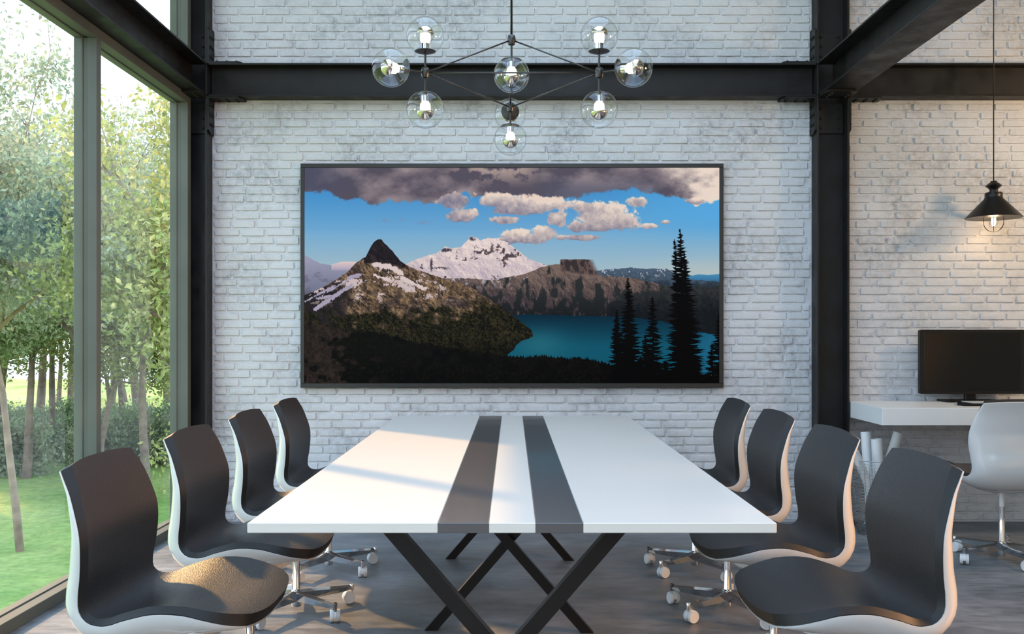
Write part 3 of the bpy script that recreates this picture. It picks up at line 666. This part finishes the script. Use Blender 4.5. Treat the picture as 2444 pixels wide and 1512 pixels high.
def make_chair_meshes():
    R, tg, nm = chair_grids(); nu = len(R)
    nv = 31; vs = np.sin(np.linspace(-PI / 2, PI / 2, nv))
    def bow(i):   # rounds the front and top outlines
        f = math.exp(-i / 3.0) * .026; g = math.exp(-(nu - 1 - i) / 3.0) * .015; return -f, g
    def surf(off, wadd, bulge, pw=2.2, pad=0.0):
        G = np.zeros((nu, nv, 3))
        for i in range(nu):
            x, z, wd, cc, bl, pt = R[i]; f, g = bow(i)
            for j, v in enumerate(vs):
                av = abs(v); c = cc * (1 - av ** pw); o = off - c + pad * pt
                if bulge: o -= bl * (1 - av ** 6) ** .5
                s = f * (1 - av ** 3.0) + g * (1 - av ** 2.6)
                G[i, j] = (x + nm[i, 0] * o + tg[i, 0] * s, (wd + wadd) * v, z + nm[i, 1] * o + tg[i, 1] * s)
        return G
    top = surf(0, -.012, False, pad=1.0); under = surf(0.0, 0.0, False); shell_in = surf(-.001, .0035, False); shell_out = surf(-.004, .0035, True)
    # soften upholstery border: top surface's outermost loop dips slightly
    def solid(A, B, mats, rim_steps=0):
        V = [tuple(p) for p in A.reshape(-1, 3)] + [tuple(p) for p in B.reshape(-1, 3)]; n = nu * nv; Fc = []; mi = []
        for i in range(nu - 1):
            for j in range(nv - 1):
                a = i * nv + j; Fc.append((a, a + 1, a + nv + 1, a + nv)); mi.append(0)
                Fc.append((a + n, a + nv + n, a + nv + 1 + n, a + 1 + n)); mi.append(0)
        loop = [(0, j) for j in range(nv)] + [(i, nv - 1) for i in range(1, nu)] + [(nu - 1, j) for j in range(nv - 2, -1, -1)] + [(i, 0) for i in range(nu - 2, 0, -1)]
        for k in range(len(loop)):
            a = loop[k][0] * nv + loop[k][1]; b = loop[(k + 1) % len(loop)]; b = b[0] * nv + b[1]
            Fc.append((a, a + n, b + n, b)); mi.append(1)
        me = mesh('part', V, Fc, mats, True, mi)
        import bmesh
        bm = bmesh.new(); bm.from_mesh(me); bmesh.ops.recalc_face_normals(bm, faces=bm.faces); bm.to_mesh(me); bm.free()
        me.set_sharp_from_angle(angle=math.radians(38)); return me
    # upholstery as one pad; rounded edge via a small bevel loop
    pad = solid(top, under, [M['leather'], M['edge']])
    shell = solid(shell_in, shell_out, [M['shell'], M['shell']])
    return pad, shell
PAD, SHELL = make_chair_meshes()
def base_meshes():
    # one arm along +x from hub
    R = .2555
    def sec(x, top, dep, hw): return [(x, 0, top), (x, hw, top - .008), (x, hw * .55, top - dep), (x, -hw * .55, top - dep), (x, -hw, top - .008)]
    S = [sec(.012, .094, .046, .019), sec(.10, .089, .038, .016), sec(.20, .083, .028, .012), sec(R - .004, .080, .022, .010)]
    m = MB(); vs = [p for s in S for p in s]; fs = []
    for k in range(3):
        for i in range(5): a = k * 5 + i; b = k * 5 + (i + 1) % 5; fs.append((a, b, b + 5, a + 5))
    fs += [(4, 3, 2, 1, 0), tuple(15 + i for i in range(5))]; m.put(vs, fs)
    arm = m
    pin = MB().lathe([(.0, .083), (.0085, .083), (.0095, .081), (.0085, .056), (0.004, .056), (.004, .04), (0, .04)], 16, (R, 0, 0))
    # twin-wheel caster, hooded
    return arm, pin
def caster(root, parent, ang, yaw):
    R = .2555; r = .0262; c = Vector((R * math.cos(ang), R * math.sin(ang), 0)); off = Vector((math.cos(yaw), math.sin(yaw), 0)) * .014
    ax = Vector((-math.sin(yaw), math.cos(yaw), 0)); ctr = c + off + Vector((0, 0, r + .0005))
    m = MB()
    for s in (-1, 1):
        m.lathe([(0, .006), (r * .92, .006), (r, .008), (r, .019), (r * .93, .0215), (r * .80, .0215), (r * .78, .0205), (0, .0205)], 28, ctr, 0, ax * s)
    hood = MB()
    h0 = (ctr - off * .0)
    arc = [(math.cos(math.radians(a)) * (r + .001), math.sin(math.radians(a)) * (r + .001)) for a in range(-10, 196, 15)]
    arc += [(math.cos(math.radians(a)) * (r * .35), math.sin(math.radians(a)) * (r * .35)) for a in range(195, -11, -30)]
    d = -off.normalized()
    hood.prism(arc, -.0065, .0065, lambda a, b, cc: tuple(ctr + d * a + Vector((0, 0, b)) + ax * cc))
    o = hood.build('caster', M['white_plastic'], parent, smooth=True)
    m.build('wheel_pair', M['white_plastic'], o, smooth=True)
    return o
def make_chair(name, label, group, white_tube=True):
    root = empty(name, (0, 0, 0), label=label, category='chair', group=group)
    add('seat_cushion', PAD, root); add('seat_shell', SHELL, root)
    MB().lathe([(0, .360), (.085, .362), (.125, .372), (.142, .384), (.146, .400), (.10, .415), (0, .42)], 40).build('mounting_plate', M['shell'], root, smooth=True)
    st = MB().lathe([(.0165, .025), (.0165, .06), (.0155, .062), (.0155, .283), (0, .283)], 28).build('gas_column', M['chrome'], root, smooth=True)
    MB().lathe([(.0132, .28), (.0132, .365), (0, .365)], 24).build('column_tube', M['white_plastic'], st, smooth=True)
    base = empty('swivel_base', (0, 0, 0)); base.parent = root; base.rotation_euler = (0, 0, math.radians(32.4))
    MB().lathe([(0, .024), (.019, .024), (.021, .03), (.0215, .09), (.019, .096), (.0165, .098)], 28).build('hub', M['chrome'], base, smooth=True)
    arm, pin = base_meshes()
    for k in range(5):
        a = 2 * PI * k / 5
        rot = Matrix.Rotation(a, 3, 'Z')
        b = MB(); b.v = [tuple(rot @ Vector(v)) for v in arm.v]; b.f = arm.f; b.m = arm.m
        b.put([tuple(rot @ Vector(v)) for v in pin.v], pin.f)
        b.build('leg', M['chrome'], base, smooth=True)
    for k, yw in enumerate((200, 150, 60, 250, 100)):
        caster(root, base, 2 * PI * k / 5, math.radians(yw - 32.4))
    return root
GL = 'swivel chairs on the window side of the table'; GR = 'swivel chairs on the right side of the table'
lab_l = ['dark brown leather swivel chair on the window side, nearest the viewer', 'second dark leather swivel chair on the window side, under the table\'s near corner',
         'third dark leather swivel chair along the window side of the table', 'farthest dark leather swivel chair on the window side, nearest the brick wall']
lab_r = ['dark leather swivel chair opposite the window, nearest the viewer, before the paper basket', 'second dark leather swivel chair opposite the window, at the table\'s near right corner',
         'third dark leather swivel chair along the table side opposite the window', 'farthest dark leather swivel chair opposite the window, nearest the brick wall']
proto = make_chair('swivel_chair', lab_l[0], GL)
YS = (2.661, 3.391, 4.121, 4.851)
for k, y in enumerate(YS):
    o = proto if k == 0 else copy_tree(proto)
    o.location = (-.930, y, 0); o['label'] = lab_l[k]
for k, y in enumerate(YS):
    o = copy_tree(proto); o.location = (.928, y, 0); o.rotation_euler = (0, 0, PI); o['label'] = lab_r[k]; o['group'] = GR
    for ch in o.children:
        if ch.name.startswith('swivel_base'): ch.rotation_euler = (0, 0, math.radians(39.6))
o = copy_tree(proto); o.location = (2.597, 5.065, 0); o.rotation_euler = (0, 0, PI / 2); o['label'] = 'white-backed swivel chair pushed in at the wall desk, seen from behind'
if 'group' in o: del o['group']
for ch in o.children:     # arms at 144+, so that two casters point left as in the photograph
    if ch.name.startswith('swivel_base'):
        a = math.atan2(5.267 - 5.065, 2.439 - 2.597); ch.rotation_euler = (0, 0, a - PI / 2)

# ------------------------------------------------------------------ desk, monitor, keyboard
dk = empty('wall_desk', (2.9, 5.77, .672), label='white floating desk slab fixed to the brick wall behind the right-hand chairs', category='desk')
o = MB().bbox(2.120, 4.35, 5.470, 6.074, .672, .772, .002).build('desk_top', M['desk'], dk); o.location = (-2.9, -5.77, -.672)
o = MB().box(4.28, 4.345, 5.50, 6.07, 0, .6715).build('side_panel', M['desk'], dk); o.location = (-2.9, -5.77, -.672)
def monitor():
    s = 383.4; xl, xr = 2.538, 3.192; zl, zh = .8215, 1.2215; yf = 5.945
    root = empty('computer_monitor', (2.865, 5.97, .772), label='black computer monitor, switched off, on the white wall desk', category='monitor'); L = (-2.865, -5.97, -.772)
    poly = []
    for (cx, cz, a0) in ((xr - .012, zh - .012, 0), (xl + .012, zh - .012, 90), (xl + .012, zl + .012, 180), (xr - .012, zl + .012, 270)):
        for k in range(5): a = math.radians(a0 + 22.5 * k); poly.append((cx + .012 * math.cos(a), cz + .012 * math.sin(a)))
    f = lambda a, b, c: (a, c, b)
    o = MB().prism(poly, yf, yf + .028, f).build('bezel', M['bezel'], root); o.location = L
    o = MB().bbox(xl + .027, xr - .027, yf - .0015, yf + .001, zl + .020, zh - .019, .0007).build('screen', M['dark_screen'], root); o.location = L
    o = MB().bbox(xl + .06, xr - .06, yf + .027, yf + .05, zl + .05, zh - .06, .008).build('rear_housing', M['bezel'], root); o.location = L
    o = MB().bbox(2.831, 2.897, yf + .020, yf + .045, .782, .93, .003).build('stand_neck', M['bezel'], root); o.location = L
    o = MB().prism([(2.70, 5.90), (3.03, 5.90), (3.04, 5.92), (3.04, 6.05), (2.69, 6.05), (2.69, 5.92)], .7725, .784).build('stand_base', M['bezel'], root); o.location = L
    rt = empty('keyboard', (2.9, 5.6, .772), label='slim black keyboard with pale keys in front of the monitor', category='keyboard'); L = (-2.9, -5.6, -.772)
    o = MB().prism([(2.700, 5.79), (3.12, 5.79), (3.12, 5.60), (2.660, 5.60), (2.638, 5.66)], .7725, .787).build('keyboard_case', M['bezel'], rt); o.location = L
    kb = MB()
    for r_ in range(5):
        for c_ in range(18): kb.box(2.715 + c_ * .0218, 2.733 + c_ * .0218, 5.625 + r_ * .031, 5.650 + r_ * .031, .7865, .7905)
    o = kb.build('keys', M['key'], rt, kind='stuff'); o.location = L
monitor()

# ------------------------------------------------------------------ wire basket with paper rolls
def basket():
    cx, cy = 2.195, 5.72; zt = .4536; rt_, rb_ = .2, .118
    root = empty('wire_basket', (cx, cy, 0), label='tapered round wire basket holding paper rolls under the desk end', category='basket')
    rad = lambda z: rb_ + (rt_ - rb_) * (z / zt) ** .85
    def ring(z, r, name):
        MB().tube([(rad(z) * math.cos(2 * PI * k / 40), rad(z) * math.sin(2 * PI * k / 40), z) for k in range(40)], r, 5, True).build(name, M['wire'], root, smooth='all')
    ring(zt, .0028, 'rim'); ring(.004, .0028, 'foot_ring')
    for k in range(1, 24): ring(zt * k / 24, .0013, 'ring_wire')
    for k in range(40):
        a = 2 * PI * k / 40
        MB().tube([(rad(z) * math.cos(a), rad(z) * math.sin(a), z) for z in np.linspace(.004, zt, 8)], .0014, 5).build('upright_wire', M['wire'], root, smooth='all')
    gb = MB()
    for k in range(-5, 6):
        q = k * .02; h = math.sqrt(max(0, rb_ ** 2 - q * q)); gb.tube([(q, -h, .006), (q, h, .006)], .0013, 5).tube([(-h, q, .0085), (h, q, .0085)], .0013, 5)
    gb.build('bottom_grid', M['wire'], root)
    def roll(foot, head, r, label):
        a = Vector((cx + foot[0], cy + foot[1], foot[2])); b = Vector(head); d = b - a; L = d.length
        rt = empty('paper_roll', tuple(a), label=label, category='paper roll', group='paper rolls in the wire basket')
        # spiral sheet
        vs = []; fs = []; n = 90
        R_ = Vector((0, 0, 1)).rotation_difference(d.normalized()).to_matrix()
        for k in range(n):
            an = 2 * PI * 3.2 * k / (n - 1) ; rr = r * (1 - .16 * k / (n - 1))
            for zz in (0, L): vs.append(R_ @ Vector((rr * math.cos(an - 1.2), rr * math.sin(an - 1.2), zz)))
        for k in range(n - 1): fs.append((2 * k, 2 * k + 2, 2 * k + 3, 2 * k + 1))
        add('rolled_sheet', mesh('rolled_sheet', vs, fs, M['paper'], True), rt)
    def hd(px, py, Y): s = F / Y; return ((px - VX) / s, Y, H + (VY - py) / s)
    roll((-.03, .02, .045), hd(2066, 1030, 5.80), .031, 'white paper roll leaning left in the basket, taller than its neighbour')
    roll((-.01, -.05, .04), hd(2092, 1047, 5.66), .032, 'white paper roll with open spiral end at the front of the basket')
    roll((-.04, .05, .04), hd(2144, 1032, 5.78), .030, 'white paper roll leaning right, standing apart in the basket')
    roll((.04, -.03, .03), hd(2040, 1078, 5.62), .026, 'short white paper roll leaning against the basket\'s left rim')
basket()

# ------------------------------------------------------------------ pendant lamp above the desk
def pendant():
    X, Y = 2.958, 5.89; s = F / Y; X = (2371.5 - VX) / s
    zz = lambda y: H + (VY - y) / s
    z0 = zz(518.5)
    root = empty('pendant_lamp', (X, Y, z0), label='black conical cage pendant lamp hanging on a cord above the desk', category='lamp')
    q = lambda y: zz(y) - z0; pr = 1 / s
    MB().tube([(0, 0, q(433)), (0, 0, ZC - z0)], .0035, 8).build('cord', M['black_metal'], root, smooth='all')
    MB().lathe([(0, q(431.5)), (7 * pr, q(432)), (8 * pr, q(435)), (13 * pr, q(438)), (18.6 * pr, q(443.5)), (10 * pr, q(451)), (9.4 * pr, q(452)), (9.4 * pr, q(459)), (0, q(459))], 40).build('canopy_finial', M['black_metal'], root, smooth=True)
    MB().lathe([(0, q(459)), (18.5 * pr, q(459.5)), (19.6 * pr, q(461)), (19.6 * pr, q(470.5)), (0, q(470.5))], 40).build('collar', M['black_metal'], root, smooth=True)
    R = 63.2 * pr
    sh = MB().lathe([(19.8 * pr, q(470)), (21 * pr, q(474)), (R - .002, .001), (R, -.001), (R + .001, -.004), (R - .002, -.004)], 64)
    sh.build('lamp_shade', M['black_metal'], root, smooth=True)
    MB().lathe([(17 * pr, q(473)), (R - .0035, -.001)], 64).build('shade_lining', M['copper'], root, smooth='all', fix=False)
    MB().lathe([(.0, q(474)), (.021, q(474)), (.021, q(496)), (.016, q(500)), (0, q(500))], 24).build('socket', M['copper'], root, smooth=True)
    bl = MB().lathe([(.015, q(499))] + [(max(0, .022 * math.sin(a) + .006 * math.sin(a)), q(528) + .028 * math.cos(a)) for a in np.linspace(.6, PI, 14)], 28).build('bulb', M['globe'], root, smooth='all')
    MB().lathe([(.0, q(508)), (.010, q(510)), (.0125, q(516)), (.0135, q(526)), (.012, q(534)), (.006, q(539)), (0, q(540))], 20).build('filament', M['bulb_warm'], bl, smooth='all')
    rc = 24.8 * pr; zc_ = q(530)
    for k in range(3):
        a = PI * k / 3 + .05; pts = [(rc * math.cos(a), rc * math.sin(a), q(506)), (rc * math.cos(a), rc * math.sin(a), zc_)]
        pts += [(rc * math.cos(a) * math.cos(t_), rc * math.sin(a) * math.cos(t_), zc_ - .92 * rc * math.sin(t_)) for t_ in np.linspace(.15, PI - .15, 16)]
        pts += [(-rc * math.cos(a), -rc * math.sin(a), zc_), (-rc * math.cos(a), -rc * math.sin(a), q(506))]
        MB().tube(pts, .0016, 6).build('cage_wire', M['black_metal'], root, smooth='all')
    MB().tube([(rc * math.cos(2 * PI * k / 32), rc * math.sin(2 * PI * k / 32), q(510)) for k in range(32)], .0018, 6, True).build('cage_ring', M['black_metal'], root, smooth='all')
    d = bpy.data.lights.new('pendant_light', 'POINT'); lo = bpy.data.objects.new('pendant_light', d); C.objects.link(lo)
    d.energy = 1.6; d.color = (1, .66, .36); d.shadow_soft_size = .02; lo.location = (X, Y, zz(542))
pendant()

# ------------------------------------------------------------------ chandelier
def chandelier():
    root = empty('globe_chandelier', (0, 3.83, 2.37), label='black branching chandelier with ten clear glass globes above the table', category='chandelier')
    L0 = Vector(root.location)
    def lp(v): return Vector(v) - L0
    A = Vector(((1015 - VX) / 626.7, F / 626.7, 2.191)); B = Vector(((1430 - VX) / 626.7, F / 626.7, 2.191)); Cn = Vector((-.007, F / 543.6, 2.191)); cen = (A + B + Cn) / 3
    Tp = Vector((-.002, cen.y, 2.373))
    def node(p, nm='node'):
        MB().lathe([(0, -.0215), (.010, -.0215), (.0135, -.019), (.0165, -.006), (.0170, .0), (.0165, .006), (.0135, .017), (.009, .0205), (0, .0215)], 24, lp(p)).build(nm, M['brass_dark'], root, smooth=True)
    for p in (A, B, Cn, Tp): node(p)
    MB().tube([lp(Tp), lp((Tp.x, Tp.y, ZC))], .0045, 10).build('stem', M['black_metal'], root, smooth='all')
    MB().lathe([(0, 0), (.05, 0), (.05, -.015), (.01, -.03), (0, -.03)], 24, lp((Tp.x, Tp.y, ZC - .001))).build('ceiling_rose', M['black_metal'], root, smooth=True)
    for (p, q) in ((A, Tp), (B, Tp), (Cn, Tp), (A, B), (A, Cn), (B, Cn)):
        MB().tube([lp(p), lp(q)], .0032, 10).build('rod', M['brass_dark'], root, smooth='all')
    n_l = 0
    def globe(p, d, dist=.140, r=.0715):
        """p node, d unit direction; cap plate, socket, bulb, globe"""
        d = Vector(d).normalized(); c = lp(p) + d * dist
        arm = MB().tube([lp(p), c - d * (r * .86)], .0042, 10)
        arm.lathe([(0.004, -r * .96), (.020, -r * .93), (.0395, -r * .84), (.0405, -r * .815), (.0, -r * .80)], 40, c, 0, d)
        g = arm.build('lamp_arm', M['brass_dark'], root, smooth=True)
        MB().lathe([(.0, -r * .80), (.0155, -r * .80), (.0155, -.030), (0, -.030)], 28, c, 0, d).build('socket', M['chrome'], g, smooth=True)
        MB().lathe([(0, -.031), (.012, -.030), (.0185, -.022), (.0205, -.012), (.0205, .004), (.0175, .0085), (0.0, .0085)], 28, c, 0, d).build('bulb', M['bulb_white'], g, smooth='all')
        MB().lathe(sph(.033, 3, 90, 12, .006), 36, c, 0, d).build('bulb_crown', M['crown'], g, smooth='all', fix=False)
        MB().lathe(sph(.033, -62, 3, 10, .006), 36, c, 0, d).build('bulb_glass', M['globe'], g, smooth='all', fix=False)
        MB().lathe(sph(r, -56, 90, 30), 56, c, 0, d).build('glass_globe', M['globe'], g, smooth='all', fix=False)
    up = Vector((0, 0, 1))
    for p in (A, B, Cn):
        globe(p, up); globe(p, -up); d = p - cen; d.z = 0; globe(p, d)
    globe(Tp, -up)
    for p, e in ((cen + Vector((0, 0, -.05)), 9),):
        pass
chandelier()

# ------------------------------------------------------------------ outside: lawn, trees
ZL = -3.5
gx = np.linspace(-75, -2.5, 60); gy = np.linspace(-25, 95, 90); gv = []; 
for y in gy:
    for x in gx: gv.append((x, y, ZL + .18 * math.sin(x * .31 + 1) * math.cos(y * .23) + .10 * math.sin(x * .9 + y * .7)))
gf = [(j * 60 + i, j * 60 + i + 1, (j + 1) * 60 + i + 1, (j + 1) * 60 + i) for j in range(89) for i in range(59)]
add('lawn', mesh('lawn', gv, gf, M['grass'], True), kind='structure', label='sunlit green park lawn beyond the window')
gv2 = []; gx2 = np.linspace(-2.5, 40, 12); gy2 = np.linspace(6.4, 95, 20)
for y in gy2:
    for x in gx2: gv2.append((x, y, ZL + .1 * math.sin(x + y)))
add('lawn', mesh('lawn', gv2, [(j * 12 + i, j * 12 + i + 1, (j + 1) * 12 + i + 1, (j + 1) * 12 + i) for j in range(19) for i in range(11)], M['grass'], True), kind='structure', label='park lawn continuing behind the brick wall')
def grow(seed, height, trunk_h, spread, r0, nleaf, leaf, lean=0.0, levels=4, clump=.42, crown=2.0):
    r = random.Random(seed); npr = np.random.RandomState(seed); wood = MB(); tips = []
    def branch(p, d, L, rad, lv):
        pts = [p]; n = 5 if lv == 0 else (4 if lv < levels else 3); dd = d.copy()
        for k in range(n):
            j = .07 if lv == 0 else .17
            dd = (dd + Vector((r.gauss(0, j), r.gauss(0, j), r.gauss(0, .08) + (.04 if lv else 0)))).normalized(); p = p + dd * (L / n); pts.append(p)
            if lv >= 2 and p.z > trunk_h * .82: tips.append(p)
        wood.tube(pts, [max(.008, rad * (1 - .45 * k / n)) for k in range(n + 1)], 7 if lv < 2 else 4)
        if lv < levels:
            nb = 4 if lv < 2 else 3
            for b in range(nb):
                k = n if b == 0 else r.randint(max(1, n - 3) if lv else n - 1, n); a = r.uniform(0, 2 * PI); tilt = r.uniform(.45, 1.05) if b else r.uniform(.05, .35)
                o = dd.orthogonal().normalized(); o = Matrix.Rotation(a, 3, dd) @ o; nd = (dd * math.cos(tilt) + o * math.sin(tilt) * spread).normalized()
                branch(pts[k], nd, (crown if lv == 0 else L) * r.uniform(.60, .85), rad * .58, lv + 1)
        else: tips.append(p); tips.append(p)
    branch(Vector((0, 0, -.3)), Vector((lean, 0, 1)).normalized(), trunk_h, r0, 0)
    T_ = np.array([t[:] for t in tips]); mx = T_[:, 2].max(); sc_ = 1.0
    ix = npr.randint(0, len(T_), nleaf); c = T_[ix] + npr.normal(0, clump, (nleaf, 3)) * np.array([1, 1, .7])
    ax = npr.normal(0, 1, (nleaf, 3)); ax[:, 2] -= .5; ax /= np.linalg.norm(ax, axis=1)[:, None]; ot = npr.normal(0, 1, (nleaf, 3)); sd_ = np.cross(ax, ot); sd_ /= np.linalg.norm(sd_, axis=1)[:, None]
    ln = leaf * npr.uniform(.7, 1.3, (nleaf, 1)); wd = ln * .30
    Vv = np.stack([c - ax * ln / 2, c + sd_ * wd / 1.2, c + ax * ln / 2, c - sd_ * wd / 1.2], 1).reshape(-1, 3)
    Fv = np.arange(nleaf * 4).reshape(-1, 4)
    return wood, Vv, Fv, sc_
def tree_kind(seed, height, trunk_h, spread, r0, nleaf, leaf, leafmat, bark, **k):
    wood, Vv, Fv, s = grow(seed, height, trunk_h, spread, r0, nleaf, leaf, **k)
    wv = [tuple(np.array(v) * s) for v in wood.v]
    tm = mesh('trunk', wv, wood.f, M[bark], True)
    lm = bpy.data.meshes.new('foliage'); V2 = (Vv * s).astype(np.float32)
    lm.vertices.add(len(V2)); lm.vertices.foreach_set('co', V2.ravel()); lm.loops.add(Fv.size); lm.loops.foreach_set('vertex_index', Fv.ravel().astype(np.int32))
    lm.polygons.add(len(Fv)); lm.polygons.foreach_set('loop_start', np.arange(0, Fv.size, 4, dtype=np.int32)); lm.polygons.foreach_set('loop_total', np.full(len(Fv), 4, np.int32)); lm.update(calc_edges=True)
    lm.materials.append(M[leafmat]); return tm, lm
K_near = tree_kind(3, 0, 3.6, 1.0, .15, 36000, .115, 'leaf_yellow', 'bark_pale', clump=.26, crown=2.3)
K_left = tree_kind(11, 0, 5.0, 1.0, .075, 24000, .115, 'leaf_pale', 'bark_pale', clump=.26, crown=2.5)
K_mid = [tree_kind(21, 0, 4.6, .9, .17, 17000, .155, 'leaf_mid', 'bark', clump=.36, crown=2.6), tree_kind(22, 0, 5.2, .9, .15, 17000, .155, 'leaf_pale', 'bark', clump=.36, crown=2.8), tree_kind(25, 0, 4.2, 1.0, .16, 17000, .155, 'leaf_yellow', 'bark', clump=.36, crown=2.6)]
K_bush = [tree_kind(31, 0, .5, 1.2, .04, 6000, .15, 'leaf_mid', 'bark', levels=3, clump=.25, crown=.8), tree_kind(32, 0, .6, 1.1, .04, 6000, .16, 'leaf_pale', 'bark', levels=3, clump=.25, crown=.9)]
def plant(kind, px, Y, label, rz=0, s=1.0, name='park_tree', cat='tree', group=None):
    X = (px - VX) * Y / F
    r = empty(name, (X, Y, ZL), rz, label=label, category=cat); r.scale = (s, s, s)
    if group: r['group'] = group
    add('trunk', kind[0], r); add('foliage', kind[1], r, kind='stuff')
plant(K_near, 500, 16.5, 'yellow-green leafed tree close behind the rear window pane', 2.0, 1.2)
plant(K_left, 50, 21.0, 'pale tall tree with slim trunk standing on the lawn outside the left pane', .6, 1.25)
plant(K_left, -330, 19.0, 'pale leafy tree just left of the view outside the window', 2.6, 1.1)
plant(K_mid[1], 190, 27, 'tree with slim trunk seen past the window mullion', 1.0, 1.0)
rr = random.Random(5); G = 'trees of the park behind the lawn'
spots = [(-330, 26), (-140, 29), (-40, 33), (60, 30), (120, 36), (235, 31), (300, 38), (350, 28), (420, 34), (520, 30), (640, 36), (-420, 38), (-240, 42), (-100, 46), (20, 44), (90, 50), (170, 46), (260, 52), (330, 48), (400, 54), (480, 46), (-20, 60), (140, 62), (300, 64), (450, 62), (-200, 58)]
for k, (px, Y) in enumerate(spots):
    plant(K_mid[k % 3], px, Y, ('mid-green leafy park tree standing in the row behind the lawn', 'pale green park tree standing in the row behind the lawn', 'yellowish green park tree standing in the row behind the lawn')[k % 3], rr.uniform(0, 6.28), rr.uniform(.8, 1.1) * (1.0 if Y < 40 else 1.35), group=G)
for k in range(34):
    plant(K_bush[k % 2], -460 + k * 33 + rr.uniform(-10, 10), rr.uniform(31, 36) + (k % 3) * 3, ('low mid-green bush of the undergrowth at the lawn\'s far edge', 'low pale green bush of the undergrowth at the lawn\'s far edge')[k % 2], rr.uniform(0, 6.28), rr.uniform(.6, 1.15), 'undergrowth_bush', 'bush', 'bushes at the far edge of the lawn')
